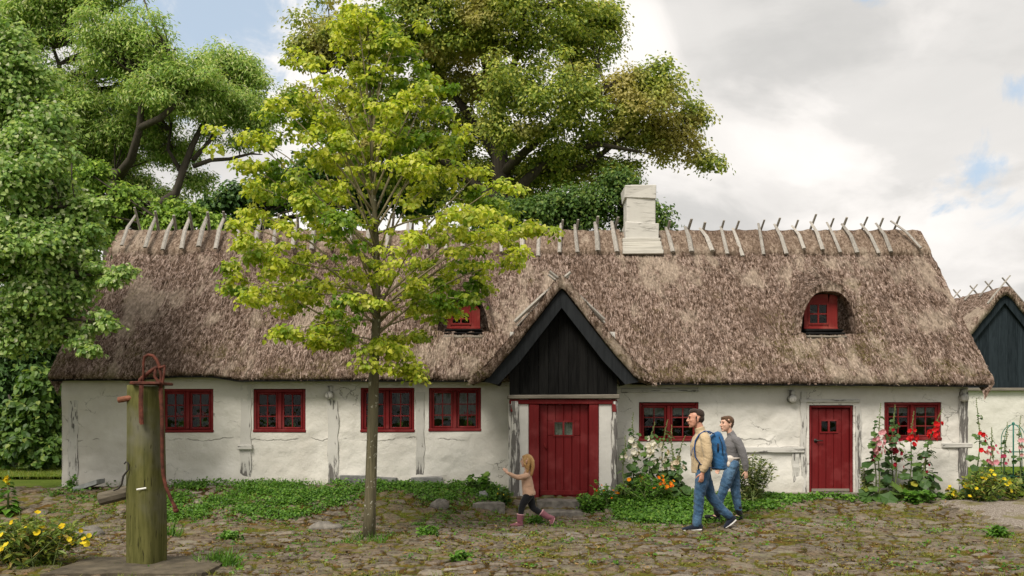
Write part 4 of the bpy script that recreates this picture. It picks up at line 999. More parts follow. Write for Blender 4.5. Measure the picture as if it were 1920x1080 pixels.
# ------------------------------------------------------------------ trees
def curve(p0, p1, bend, n=6, sag=None):
    p0, p1 = np.asarray(p0, float), np.asarray(p1, float); L = np.linalg.norm(p1-p0); mid = (p0+p1)/2+(np.asarray(sag) if sag is not None else 0)+rng.normal(size=3)*bend*L
    t = np.linspace(0, 1, n)[:, None]; return (1-t)**2*p0+2*t*(1-t)*mid+t*t*p1
def leaves_of_pads(pads, per, leaf, mode):
    """pads: (centre, (rx,ry,rz), weight). leaf positions, frames and sizes for leaf clusters"""
    pos, nrm, spin = [], [], []
    for c, r, wgt in pads:
        n = max(4, int(per*wgt)); q = rng.normal(size=(n, 3)); q /= np.linalg.norm(q, axis=1, keepdims=True); q *= (.30+.70*rng.random((n, 1))**.7)*rng.choice([.75, 1, 1.35], (n, 1), p=[.4, .42, .18])
        if mode == 'spray': q[:, 2] -= .35*(q[:, 0]**2+q[:, 1]**2)      # pads arch over and hang at the rim
        pos.append(np.asarray(c)+q*np.asarray(r)); out = q/np.maximum(np.linalg.norm(q, axis=1, keepdims=True), .1)
        nn = np.array([0, -.30, .85])+out*.6+rng.normal(size=(n, 3))*.5; nrm.append(nn)
        sp = out*np.array([1, 1, .2])+np.array([0, 0, -.55])+rng.normal(size=(n, 3))*.5; spin.append(sp)
    pos = np.concatenate(pos); return pos, rot_frames(len(pos), np.concatenate(nrm), np.concatenate(spin)), rng.uniform(leaf[0], leaf[1], len(pos))
def ell_pads(blobs, n, rad, Yc, flat=.55, shell=.6, wrange=(.6, 1.4), dscale=.85):
    """pads spread through ellipsoids given as (px, py, rx, ry, depth offset), real size at distance Yc"""
    vol = np.array([b[2]*b[3] for b in blobs], float); cnt = np.maximum(2, (n*vol/vol.sum()).astype(int)); res = []
    for b, k in zip(blobs, cnt):
        Yb = Yc+(b[4] if len(b) > 4 else 0); s = Yb/F; c = P(b[0], b[1], Yb); r = np.array([b[2]*s, min(b[2], b[3]*1.4)*s*dscale, b[3]*s])
        q = rng.normal(size=(k, 3)); q /= np.linalg.norm(q, axis=1, keepdims=True); q *= (shell+(1-shell)*rng.random((k, 1)))*rng.random((k, 1))**.16
        for v in q:
            R_ = rad*rng.uniform(*wrange); res.append((c+v*np.maximum(r-R_*.6, .05), (R_, R_, R_*flat), (R_/rad)**2))
    return res
def limb_tubes(mb, limbs, pads, r_end=.012, rmul=1.0, frac=1.0):
    """limbs: polylines with radii; each pad gets a twig from the nearest limb point"""
    pts = []
    for L, rad in limbs:
        mb.tube(L, rad, 7)
        for i in range(len(L)-1):
            for t in (0, .25, .5, .75): pts.append(L[i]*(1-t)+L[i+1]*t)
    pts = np.array(pts)
    for c, r, wgt in pads:
        if rng.random() > frac: continue
        d = pts-np.asarray(c); d2 = np.sum(d*d, 1)+np.where(d[:, 2] > 0, 2.5*d[:, 2]**2, 0); p = pts[np.argmin(d2)]
        if np.linalg.norm(p-c) < .1: continue
        L = np.linalg.norm(p-c); C_ = curve(p, c, .12, 5, (0, 0, .08*L)); r0 = min(.05, max(.012, .016*L))*rmul; mb.tube(C_, np.linspace(r0, r_end, 5), 5, cap=False)
def pl(pts, Y, rad):
    """limb polyline from photo points with depth offsets"""
    return ([P(a, b, Y+d) for a, b, d in pts], rad)
def tree(name, loc, label, limbs, pads, per, leaf, tmpl, lm, bark, cat='tree', group=None, mode='spray', frac=1.0, rmul=1.0, r_end=.012, leafname='crown', core=None):
    L0, r0_ = limbs[0]; b0 = np.asarray(L0[0]); gb = gz(b0[0], b0[1])                # the trunk always stands in the ground
    if b0[2] > gb: limbs = [([np.array([b0[0], b0[1], gb-.15])]+list(L0), [r0_[0]*1.25]+list(r0_))]+list(limbs[1:])
    t = thing(name, (b0[0], b0[1], gb), label, cat, group); mb = MB(); limb_tubes(mb, limbs, pads, r_end, rmul, frac); mb.build('trunk', bark, t, True)
    pos, fr, sz = leaves_of_pads(pads, per, leaf, mode); T, TF = tmpl
    o = scatter(leafname, T, TF, pos, fr, sz, lm); put(o, t); return t
LM_young = leafmat('young_linden_leaf', [(0, (0.213, 0.308, 0.021)), (.35, (0.453, 0.542, 0.039)), (.7, (0.660, 0.660, 0.072)), (1, (0.660, 0.660, 0.198))], 0.5, patch=((.13, .24, .016), 1.1, .46, .64))
LM_linden = leafmat('linden_leaf', [(0, (0.109, 0.173, 0.034)), (.4, (0.249, 0.341, 0.054)), (.75, (0.422, 0.470, 0.083)), (1, (0.648, 0.642, 0.152))], 0.45, patch=((.50, .44, .15), .42, .50, .66))
LM_ash = leafmat('ash_leaf', [(0, (0.178, 0.294, 0.078)), (.5, (0.364, 0.533, 0.125)), (.85, (0.596, 0.660, 0.216)), (1, (0.660, 0.660, 0.450))], 0.45)
LM_front = leafmat('front_linden_leaf', [(0, (0.121, 0.228, 0.058)), (.45, (0.265, 0.417, 0.098)), (.8, (0.444, 0.567, 0.171)), (1, (0.556, 0.577, 0.408))], 0.48)
LM_dark = leafmat('dark_leaf', [(0, (0.044, 0.099, 0.028)), (.6, (0.084, 0.173, 0.043)), (1, (0.156, 0.275, 0.059))], 0.3)
LM_bush = leafmat('hazel_leaf', [(0, (0.041, 0.092, 0.017)), (.5, (0.085, 0.168, 0.026)), (.85, (0.145, 0.235, 0.042)), (1, (0.256, 0.319, 0.071))], 0.38)
LM_bright = leafmat('bright_leaf', [(0, (0.111, 0.199, 0.029)), (.6, (0.243, 0.398, 0.052)), (1, (0.442, 0.552, 0.102))], 0.42)

# young lime tree in the yard ------------------------------------------------
YT = 13.02
tb = P(693, 1017, YT)
def tp(px, py, d=0): return P(px, py, YT+d)
trunk = [tp(692, 1022), tp(694, 960), tp(697, 860), tp(700, 760), tp(702, 680), tp(706, 600), tp(707, 520), tp(705, 440), tp(700, 360), tp(697, 280), tp(695, 200), tp(693, 130), tp(690, 60), tp(686, 15)]
trad = [.098, .084, .078, .074, .070, .060, .050, .041, .033, .026, .020, .014, .010, .005]
limbs = [(trunk, trad)]; br_l = []
tips = [  # (start height px, tip px, tip py, depth of tip)
    (560, 470, 560, -.4), (590, 440, 520, .3), (600, 545, 620, -.9), (560, 430, 540, .9), (520, 470, 480, -.7), (540, 460, 455, .5), (500, 480, 400, 1.1), (520, 455, 420, -1.0),
    (640, 600, 640, -.5), (650, 620, 615, .7), (640, 780, 630, .4), (650, 735, 655, -.6), (600, 880, 560, -.4), (620, 840, 580, .7), (580, 900, 540, .2), (560, 960, 490, -.5),
    (540, 985, 430, .4), (520, 1000, 425, -.2), (500, 930, 380, .9), (520, 920, 440, -.9), (470, 940, 345, -.3), (450, 900, 320, .8), (440, 860, 400, -1.1), (430, 470, 310, -.3),
    (440, 480, 350, .9), (420, 500, 270, .3), (400, 470, 255, -.6), (410, 560, 330, -1.0), (380, 520, 215, .5), (360, 560, 180, -.3), (330, 520, 195, -.6), (300, 575, 110, .2),
    (330, 600, 200, .8), (280, 610, 150, -.5), (350, 830, 210, -.3), (330, 810, 150, .5), (360, 850, 260, .6), (300, 790, 165, -.6), (260, 760, 100, .3), (240, 745, 75, -.3),
    (200, 650, 60, .2), (180, 735, 55, .1), (150, 670, 30, -.2), (140, 710, 25, .15), (480, 800, 350, 1.2), (470, 600, 300, 1.3), (560, 560, 540, 1.3), (560, 840, 520, 1.3), (640, 690, 680, -.7), (650, 770, 690, -.2),
    (400, 640, 260, -1.0), (420, 780, 300, -1.1), (500, 640, 420, -1.3), (520, 780, 450, -1.3), (600, 660, 560, -1.1), (460, 580, 380, -1.2), (300, 740, 200, -.7), (240, 680, 130, .5)]
pads = []
TB = np.array(trunk)
for (sy, tx, ty, d) in tips:
    sy = min(668, sy+(70 if ty < sy-40 else 0)); sz_ = PZ(sy, YT); p0 = np.array([np.interp(sz_, TB[:, 2], TB[:, 0]), YT, sz_]); p1 = tp(tx, ty, d)
    L = np.linalg.norm(p1-p0); C_ = curve(p0, p1, .05, 7, (0, 0, .09*L)); rr0 = .006+.006*L
    br_l.append(([*C_], np.linspace(rr0, .005, 7)))
    k = int(4+L*3.4)
    for i in range(k):
        t = .28+.72*rng.random()**.65; q = C_[0]*(1-t)+C_[-1]*t; q = C_[min(6, int(t*6+.5))]*.6+q*.4
        off = rng.normal(size=3)*np.array([.20, .20, .10])*(.45+.62*L/2)
        R_ = rng.uniform(.07, .155); pads.append((q+off, (R_*1.15, R_*1.15, R_*.62), (R_/.17)**2))
    pads.append((p1, (.20, .20, .11), 1.3))
for a, b, d in ((782, 698, -.3), (690, 30, 0), (660, 45, .1), (720, 60, -.1), (700, 90, .2), (655, 15, 0)): pads.append((tp(a, b, d), (.13, .13, .16), .9))
t = tree('young_linden_tree', tb, 'slim young lime tree with yellow green leaves standing in the cobbled yard', limbs, pads, 92, (.040, .072), (HEART, HEART_F), LM_young, M['bark_young'], frac=0)
mb = MB(); limb_tubes(mb, br_l, pads, .003, .30, .55); mb.build('branches', M['twig'], t, True)

# big linden behind the house -------------------------------------------------
YB = 31.0
blobs = [(645, 60, 120, 100, 0), (800, 30, 160, 130, -1), (960, 30, 180, 130, -1.5), (1090, 60, 105, 110, 0), (1185, 190, 140, 115, -.5), (1010, 190, 170, 130, -2), (850, 190, 150, 140, 1), (1240, 262, 85, 55, 0),
         (1060, 300, 130, 70, 0), (690, 230, 140, 130, 1), (900, 330, 130, 90, 1.5), (860, -130, 300, 120, 0), (1135, 45, 60, 70, .5), (1312, 292, 26, 20, 0), (1335, 306, 10, 7, 0), (1140, 320, 95, 45, 0), (990, 350, 120, 70, 1), (780, 300, 120, 90, 1.5), (1300, 215, 40, 40, 0), (580, 95, 55, 55, 0), (560, 190, 50, 50, .5)]
pads = ell_pads(blobs, 820, .55, YB, .55, .45)
limbs = [pl([(925, 760, 0), (930, 600, 0), (935, 450, 0), (940, 330, 0), (930, 220, 0), (928, 100, 0), (925, -40, 0)], YB, [.45, .42, .36, .30, .22, .15, .07]),
         pl([(940, 400, 0), (985, 340, -.5), (1040, 290, -.8), (1120, 270, -1), (1200, 285, -1)], YB, [.2, .17, .13, .09, .04]), pl([(938, 330, 0), (1000, 270, -1), (1075, 205, -1.4), (1160, 150, -1.2)], YB, [.18, .13, .09, .04]),
         pl([(930, 240, 0), (955, 150, -.7), (975, 80, -1), (990, 0, -1)], YB, [.17, .13, .08, .04]), pl([(935, 300, 0), (880, 220, .4), (820, 130, .2), (780, 40, 0)], YB, [.18, .13, .09, .04]),
         pl([(935, 380, 0), (860, 320, .6), (760, 250, .7), (660, 200, .4), (590, 120, 0)], YB, [.2, .16, .12, .08, .03]), pl([(930, 180, 0), (900, 80, .5), (880, -40, .4)], YB, [.22, .14, .08]), pl([(1000, 330, 0), (1100, 310, -.4), (1190, 240, -.6), (1290, 225, -.4)], YB, [.14, .10, .07, .03])]
tree('linden_tree', P(925, 760, YB), 'huge spreading lime tree with yellowish crown rising behind the farmhouse ridge', limbs, pads, 200, (.085, .155), (LEAF, LEAF_F), LM_linden, M['bark'], frac=.5, rmul=1.0)
# undergrowth tree behind the chimney
YU = 25.0
blobs = [(1090, 390, 90, 70, 0), (1010, 400, 80, 60, 0), (1155, 345, 50, 45, 0), (1237, 412, 26, 44, 0), (1180, 395, 60, 55, .5), (930, 410, 90, 60, 1)]
tree('leafy_tree', P(1080, 760, YU), 'mid green leafy tree showing above the ridge behind the chimney', [pl([(1080, 760, 0), (1085, 560, 0), (1090, 400, 0)], YU, [.22, .18, .08]), pl([(1085, 560, 0), (1170, 460, 0), (1235, 410, 0)], YU, [.1, .07, .03]), pl([(1085, 560, 0), (1000, 450, .5)], YU, [.1, .04])],
     ell_pads(blobs, 150, .40, YU, .6, .4), 130, (.08, .13), (LEAF, LEAF_F), LM_bush, M['bark'], frac=.6)
# ash tree behind the left end -------------------------------------------------
YA = 27.0
blobs = [(50, 40, 130, 110, 0), (225, 80, 150, 105, -1), (340, 160, 135, 95, -1), (435, 175, 85, 80, 0), (478, 225, 46, 70, 0), (245, 235, 110, 105, .5), (120, 200, 120, 120, 0), (410, 110, 60, 45, 0), (320, 285, 75, 55, .8), (300, 370, 80, 40, .8), (140, 330, 120, 100, 1), (205, 290, 100, 90, 1.2), (60, 300, 120, 120, 1.5), (270, 150, 120, 110, 1.5), (455, 130, 60, 50, .5), (370, 330, 40, 40, .5), (430, 210, 70, 50, .6), (-60, 120, 120, 150, 0), (150, -20, 160, 80, 0), (385, 255, 30, 26, 0), (445, 265, 30, 22, 0), (250, 340, 60, 50, 1)]
pads = ell_pads(blobs, 920, .46, YA, .6, .25)
limbs = [pl([(190, 800, 0), (205, 600, 0), (215, 430, 0), (214, 330, 0), (216, 318, 0)], YA, [.34, .30, .26, .22, .15]), pl([(214, 340, 0), (245, 300, -.8), (262, 240, -1.2), (266, 180, -1.4), (258, 130, -1.2)], YA, [.15, .12, .10, .07, .03]),
         pl([(262, 240, -1.2), (300, 222, -1.6), (330, 195, -1.6), (370, 150, -1)], YA, [.1, .09, .07, .03]), pl([(266, 175, -1.4), (290, 140, -1.6), (330, 90, -1.2)], YA, [.08, .06, .03]),
         pl([(240, 470, 0), (285, 392, -.5), (330, 362, -.6), (343, 320, -.6), (362, 270, -.5), (390, 215, -.4), (425, 165, 0)], YA, [.15, .13, .115, .10, .085, .06, .03]),
         pl([(362, 312, -.6), (395, 300, -.4), (430, 298, 0), (470, 288, 0), (492, 290, 0)], YA, [.07, .06, .05, .035, .012]), pl([(362, 300, -.6), (395, 262, -.3), (405, 235, 0), (440, 195, 0)], YA, [.07, .055, .04, .02]), pl([(343, 330, -.6), (315, 280, -.3), (322, 230, -.2)], YA, [.07, .05, .03]),
         pl([(215, 420, 0), (155, 300, .4), (130, 180, .4), (90, 60, 0)], YA, [.15, .12, .08, .03]), pl([(155, 300, .4), (60, 200, 0), (0, 120, 0)], YA, [.14, .1, .05])]
tree('ash_tree', P(190, 800, YA), 'tall feathery ash tree with pale curving limbs behind the left end of the roof', limbs, pads, 230, (.085, .155), (NARROW, LEAF_F), LM_ash, M['bark'], frac=.5)
# front linden at the left edge ------------------------------------------------
YL = 15.2
blobs = [(20, 160, 95, 130, .4), (80, 240, 75, 80, .2), (150, 420, 60, 80, .2), (120, 500, 80, 60, .2), (60, 330, 125, 105, 0), (35, 450, 140, 100, -.3), (90, 545, 95, 62, -.2), (10, 600, 110, 75, .2), (-120, 350, 160, 260, 0), (60, 265, 70, 60, 0), (-80, 100, 130, 120, .3), (135, 470, 55, 60, 0), (110, 610, 40, 35, 0)]
pads = ell_pads(blobs, 640, .30, YL, .75, .15)
for a, b, d in ((225, 512, 0), (205, 527, -.1), (190, 590, 0), (205, 608, -.1), (175, 612, .1), (150, 640, 0), (168, 655, -.1), (150, 560, 0), (175, 500, 0), (190, 380, 0), (175, 430, 0), (150, 625, .1), (235, 505, .05)): pads.append((P(a, b, YL-.2+d), (.19, .19, .10), 1.0))
limbs = [pl([(-260, 960, 0), (-240, 760, 0), (-200, 560, 0), (-170, 400, 0), (-150, 250, 0), (-130, 80, 0)], YL, [.3, .26, .22, .17, .12, .05]), pl([(-200, 560, 0), (-60, 530, -.2), (60, 515, -.2), (170, 515, -.2), (230, 510, -.2)], YL, [.1, .08, .05, .025, .008]),
         pl([(-205, 590, 0), (-60, 590, .2), (60, 590, 0), (150, 600, -.2), (205, 608, -.2)], YL, [.1, .07, .05, .02, .008]), pl([(-180, 430, 0), (-50, 400, 0), (60, 390, 0), (170, 385, 0)], YL, [.09, .07, .04, .01]), pl([(-170, 380, 0), (-40, 300, 0), (60, 250, 0)], YL, [.09, .06, .02]), pl([(-150, 250, 0), (-60, 180, .2), (30, 110, .3)], YL, [.08, .05, .02]), pl([(60, 590, 0), (120, 630, -.1), (165, 655, -.2)], YL, [.04, .02, .008])]
tree('roadside_linden_tree', P(-260, 960, YL), 'light green lime tree at the left edge reaching its branch tips over the thatch', limbs, pads, 235, (.045, .082), (HEART, HEART_F), LM_front, M['bark'], frac=.7, rmul=.8)
# dark tree and smaller trees above the ridge ------------------------------------
tree('dark_tree', P(450, 760, 34), 'dark green tree peeping over the ridge left of the young lime tree', [pl([(450, 760, 0), (450, 560, 0), (450, 380, 0)], 34, [.3, .25, .1])],
     ell_pads([(450, 365, 62, 42, 0), (400, 375, 45, 42, 0), (510, 355, 60, 60, .5), (600, 345, 80, 90, 1), (700, 360, 90, 80, 1), (790, 360, 80, 70, 1), (460, 420, 90, 50, 0)], 190, .5, 34, .55, .4), 85, (.15, .24), (LEAF, LEAF_F), LM_dark, M['bark'], frac=.15)
tree('elder_tree', P(350, 760, 24.5), 'small bright green tree just above the left part of the ridge', [pl([(350, 760, 0), (352, 560, 0), (355, 410, 0)], 24.5, [.14, .11, .04])],
     ell_pads([(355, 402, 48, 34, 0), (310, 420, 60, 40, 0), (405, 415, 34, 26, 0), (300, 395, 70, 45, .4), (240, 380, 50, 50, 0), (190, 420, 60, 60, 0), (170, 330, 50, 60, 0)], 150, .32, 24.5, .55, .4), 80, (.10, .16), (LEAF, LEAF_F), LM_bright, M['bark'], frac=.5)
# shrubs beside the left gable ------------------------------------------------------
tree('hazel_bush', P(70, 882, 22.0), 'dense big leaved hazel bush beside the left gable of the farmhouse', [pl([(70+dx, 886, 0), (70+dx*1.6, 820, 0), (70+dx*3, 740, 0)], 22, [.05, .04, .02]) for dx in (-18, -6, 8, 16)],
     ell_pads([(70, 770, 62, 70, 0), (60, 840, 66, 48, -.3), (100, 800, 40, 70, .2), (20, 810, 50, 70, 0), (75, 720, 50, 40, 0)], 300, .27, 22, .6, .25), 62, (.10, .17), (HEART, HEART_F), LM_bush, M['bark'], frac=.4, cat='bush')
tree('shade_tree', P(20, 870, 25.0), 'tall dark shrubby tree filling the gap left of the gable below the lime tree', [pl([(0, 875, 0), (10, 780, 0), (25, 650, 0)], 25, [.12, .1, .04]), pl([(60, 880, 0), (70, 780, 0), (75, 640, 0)], 25, [.1, .08, .03])],
     ell_pads([(40, 640, 100, 70, 0), (20, 700, 90, 80, 0), (90, 600, 60, 60, 0), (-40, 760, 70, 120, 0), (110, 690, 50, 60, .4), (60, 560, 110, 60, .5), (140, 560, 60, 60, .8), (120, 640, 45, 60, .6)], 300, .42, 25, .6, .3), 72, (.11, .19), (LEAF, LEAF_F), LM_dark, M['bark'], frac=.4)
tree('garden_bush', P(15, 880, 23.4), 'dark low bush at the far left below the branches', [pl([(15, 885, 0), (12, 840, 0), (10, 790, 0)], 23.4, [.05, .04, .02])],
     ell_pads([(0, 820, 60, 70, 0), (-50, 800, 60, 90, 0), (110, 850, 50, 40, 0)], 130, .28, 23.4, .6, .3), 70, (.09, .15), (LEAF, LEAF_F), LM_dark, M['bark'], frac=.4, cat='bush')
# ------------------------------------------------------------------ weeds and grass (nobody could count these)
LM_weed = leafmat('weed_leaf', [(0, (0.037, 0.101, 0.011)), (.5, (0.090, 0.214, 0.019)), (.9, (0.148, 0.297, 0.034)), (1, (0.211, 0.309, 0.054))], .35)
LM_grass = leafmat('grass_blade', [(0, (0.084, 0.126, 0.017)), (.5, (0.168, 0.238, 0.028)), (.85, (0.280, 0.308, 0.042)), (1, (0.392, 0.336, 0.084))], .3)
LM_moss = leafmat('moss_tuft', [(0, (.09, .10, .012)), (.5, (.16, .17, .02)), (1, (.22, .15, .03))], .15)
def density_pick(n, xr, yr, fn, seed):
    r = np.random.default_rng(seed); x = r.uniform(*xr, n); y = r.uniform(*yr, n); k = r.random(n) < fn(x, y); return x[k], y[k]
def rosettes(name, x, y, hgt, leaf, per, mat, T=(HEART, HEART_F), spread=.07, seed=1):
    n = len(x); per_ = per; xx = np.repeat(x, per_)+rng.normal(0, spread, n*per_); yy = np.repeat(y, per_)+rng.normal(0, spread, n*per_)
    hh = np.repeat(rng.uniform(.3, 1, n), per_)*hgt(np.repeat(x, per_), np.repeat(y, per_))*rng.random(n*per_)**.7
    pos = np.stack([xx, yy, g(xx, yy)+.02+hh], 1); nn = np.array([0, -.25, 1.])+rng.normal(size=(len(pos), 3))*.5
    sp = rng.normal(size=(len(pos), 3))*np.array([1, 1, .4]); return scatter(name, T[0], T[1], pos, rot_frames(len(pos), nn, sp), rng.uniform(*leaf, len(pos)), mat)
# lush bank under the four left windows
def bank(x, y):
    e = fbm(x*1.1, y*1.6, 1, 3); ed = np.interp(x, [-8.2, -7.6, -5.6, -3.4, -2.6, -1.9, -1, -.2, .1], [16.6, 16.0, 15.3, 15.25, 15.75, 16.1, 15.9, 16.2, 16.9])
    return sstep(y+(e-.5)*1.6, ed-.05, ed+.28)*np.where(fbm(x*2.3, y*2.3, 4, 3) > .44, 1, .15)*np.where(x < -6.1, .25, 1)*np.where(x < .05, 1, 0)
x, y = density_pick(4200, (-8.0, .05), (14.6, 17.2), bank, 2)
tag(rosettes('weed_bank', x, y, lambda a, b: .03+.11*fbm(a*1.5, b*1.5, 3, 2)+.05*(b > 16.8), (.020, .048), 16, LM_weed, spread=.07), None, kind='stuff')
def bank2(x, y):
    e = fbm(x*1.4, y*1.6, 2, 3); ed = np.interp(x, [1.0, 1.5, 1.9, 2.6, 3.3, 3.8, 4.6, 5.2], [16.5, 16.3, 15.2, 14.55, 14.9, 15.7, 16.2, 16.6])
    return sstep(y+(e-.5)*1.2, ed-.05, ed+.35)
x, y = density_pick(2300, (1.2, 5.2), (14.2, 17.2), bank2, 3)
tag(rosettes('weed_patch', x, y, lambda a, b: .04+.10*np.exp(-((a-2.4)/.7)**2-((b-16.2)/.8)**2)+.1*fbm(a*2, b*2, 3, 2), (.022, .058), 16, LM_weed, spread=.07), None, kind='stuff')
def foot(x, y): return sstep(y+(fbm(x*2, y*2, 1, 3)-.5)*1.0, 16.4, 16.9)*.7
x, y = density_pick(900, (4.8, 8.6), (15.9, 17.2), foot, 4)
tag(rosettes('weed_strip', x, y, lambda a, b: .05+.10*fbm(a*2, b*2, 3, 2), (.03, .07), 7, LM_weed, spread=.06), None, kind='stuff')
def blades(name, x, y, hr, mat, per=7, spread=.03, lean=.5):
    n = len(x)*per; xx = np.repeat(x, per)+rng.normal(0, spread, n); yy = np.repeat(y, per)+rng.normal(0, spread, n)
    T = np.array([(-.035, 0, 0), (.035, 0, 0), (.025, .12, .55), (-.025, .12, .55), (0, .42, .95)]); TF = [(0, 1, 2, 3), (3, 2, 4)]
    z = np.stack([rng.normal(0, lean*.4, n), rng.normal(0, lean*.4, n), np.ones(n)], 1); fr = rot_frames(n, z)
    return scatter(name, T, TF, np.stack([xx, yy, g(xx, yy)+.005], 1), fr, rng.uniform(*hr, n), mat)
# grass in the joints of the cobbles
def joints(x, y): return np.clip((fbm(x*1.0, y*1.0, 2, 4)-.45)*4, .02, 1)*.9
x, y = density_pick(7000, (-7.5, 7.8), (9.8, 16.6), joints, 7)
tag(blades('joint_grass', x, y, (.035, .10), LM_grass, 6, .035, .9), None, kind='stuff')
x, y = density_pick(5500, (-7.5, 7.8), (9.8, 16.4), lambda x, y: np.clip((fbm(x*.8+4, y*1.2, 3, 4)-.44)*4, .06, 1), 8)
tag(rosettes('moss_cushions', x, y, lambda a, b: .018, (.018, .042), 6, LM_moss, (LEAF, LEAF_F), .055), None, kind='stuff')
x, y = density_pick(800, (-7, 7.4), (10.2, 16.2), lambda x, y: np.clip((fbm(x*1.3, y*1.3, 5, 3)-.42)*3, .05, 1), 9)
tag(rosettes('small_weeds', x, y, lambda a, b: .055, (.03, .06), 9, LM_weed, (LEAF, LEAF_F), .055), None, kind='stuff')
for nm, xr, yr, n in (('lawn_grass', (-13, -8.6), (19.8, 22.5), 3000), ('lawn_grass', (8.95, 12.5), (17.4, 22), 2600)):
    x, y = density_pick(n, xr, yr, lambda x, y: np.ones_like(x), 12); tag(blades(nm, x, y, (.06, .12), LM_grass, 6, .08), None, kind='stuff')
def bank_g(x, y): return bank(x, y)*(fbm(x*1.7, y*1.7, 2, 3) > .47)
x, y = density_pick(1500, (-8.0, .05), (14.6, 17.2), bank_g, 22)
tag(blades('bank_grass', x, y, (.07, .20), LM_weed, 6, .05, .9), None, kind='stuff')
x, y = density_pick(2600, (-7.6, 5.5), (13.9, 16.4), lambda x, y: np.clip((fbm(x*1.6, y*1.6, 4, 3)-.46)*6, 0, 1)*sstep(y, 13.9, 15.2), 23)
tag(rosettes('creeping_weeds', x, y, lambda a, b: .03+0*a, (.018, .042), 9, LM_weed, (LEAF, LEAF_F), .06), None, kind='stuff')
LM_litter = leafmat('fallen_leaf', [(0, (.06, .035, .015)), (.6, (.16, .085, .03)), (1, (.30, .20, .08))], .1)
x, y = density_pick(5200, (-7.6, 7.6), (9.8, 16.8), lambda x, y: np.clip((fbm(x*.9+2, y*1.3, 6, 4)-.40)*4, .08, 1), 31)
n_ = len(x); o = scatter('leaf_litter', LEAF, LEAF_F, np.stack([x, y, g(x, y)+.032+.012*rng.random(n_)], 1), rot_frames(n_, np.array([0, 0, 1.])+rng.normal(size=(n_, 3))*.35), rng.uniform(.03, .065, n_), LM_litter)
tag(o, None, kind='stuff')
# single tufts that stand out
def tuft(px, py, Y, h, n, label, spread=.10, leafy=False):
    x = PX(px, Y); o = (rosettes('weed_tuft', np.full(n, x)+np.clip(rng.normal(0, spread*.5, n), -spread, spread), np.full(n, Y)+np.clip(rng.normal(0, spread*.35, n), -spread*.6, spread*.6), lambda a, b: h, (.05, .085), 11, LM_weed, (LEAF, LEAF_F), .03) if leafy else
        blades('grass_tuft', np.full(n, x)+rng.normal(0, spread, n), np.full(n, Y)+rng.normal(0, spread*.6, n), (h*.5, h), LM_weed, 7, .03, 1.2))
    tag(o, (x, Y, gz(x, Y)), label, 'weed', 'tufts in the cobbles')
tuft(1872, 1003, 13.3, .16, 26, 'bright green leafy tuft on the pale gravel at the right edge', .10, True)
tuft(410, 1072, 10.9, .26, 34, 'clump of long green grass blades at the corner of the pump slab', .13)
tuft(690, 1020, 12.8, .20, 18, 'grass tuft around the foot of the young lime trunk', .16)
tuft(1004, 972, 14.95, .18, 16, 'leafy weed tuft behind the boots of the running girl', .10, True)
tuft(430, 1012, 13.1, .12, 16, 'low green weed tuft on the cobbles between pump and young lime trunk', .14, True)
tuft(805, 1004, 13.4, .16, 16, 'green weed tuft on the cobbles right of the young lime trunk', .12, True)
tuft(865, 1068, 11.1, .13, 10, 'small weed tuft at the very front of the cobbles', .08, True)
tuft(320, 985, 13.4, .30, 9, 'thin upright weed just right of the pump post', .05)

# ------------------------------------------------------------------ flowering plants
LM_holly = leafmat('hollyhock_leaf', [(0, (0.026, 0.069, 0.018)), (.5, (0.066, 0.132, 0.028)), (.85, (0.120, 0.196, 0.038)), (.93, (0.264, 0.276, 0.038)), (1, (0.432, 0.369, 0.038))], .3)
LM_bud = leafmat('bud', [(0, (.10, .15, .04)), (1, (.22, .25, .09))], .2)
def petal(name, a, b): return leafmat(name, [(0, a), (1, b)], .35, .6, .2)
PET = dict(white=petal('white_petal', (.62, .55, .46), (.80, .77, .68)), cream=petal('cream_petal', (.55, .42, .30), (.70, .60, .48)), pink=petal('pink_petal', (.62, .24, .30), (.75, .42, .45)), rose=petal('rose_petal', (.42, .04, .10), (.55, .08, .16)),
           red=petal('red_petal', (.48, .006, .010), (.66, .020, .022)), crimson=petal('crimson_petal', (.20, .006, .016), (.32, .012, .03)), yellow=petal('yellow_petal', (.72, .50, .010), (.80, .66, .04)), orange=petal('orange_petal', (.80, .12, .005), (.85, .30, .01)))
ang = np.linspace(0, 2*np.pi, 10, endpoint=False)
FLW = np.concatenate([[(0, 0, -.22)], np.stack([np.cos(ang)*(.5+.05*(np.arange(10) % 2)), np.sin(ang)*(.5+.05*(np.arange(10) % 2)), .06*((np.arange(10) % 2)*2-1)+.04], 1)])
FLW_F = [(0, 1+i, 1+(i+1) % 10) for i in range(10)]
LOBE = np.concatenate([[(0.35, 0, -.06)], np.stack([.35+.5*np.cos(ang)*(.88+.12*np.cos(ang*5)), .5*np.sin(ang)*(.88+.12*np.cos(ang*5)), .05*np.sin(ang*3)-.10*(np.cos(ang)*.5+.5)**2], 1)])
LOBE_F = [(0, 1+i, 1+(i+1) % 10) for i in range(10)]
BUDT = np.array([(0, 0, .5), (.4, 0, 0), (0, .4, 0), (-.4, 0, 0), (0, -.4, 0), (0, 0, -.5)]); BUD_F = [(0, 1, 2), (0, 2, 3), (0, 3, 4), (0, 4, 1), (5, 2, 1), (5, 3, 2), (5, 4, 3), (5, 1, 4)]
def blossoms(p, fr, sz, mat, t):
    for i in range(len(p)): put(scatter('blossom', FLW, FLW_F, p[i:i+1], fr[i:i+1], np.array([sz[i]]), mat), t)
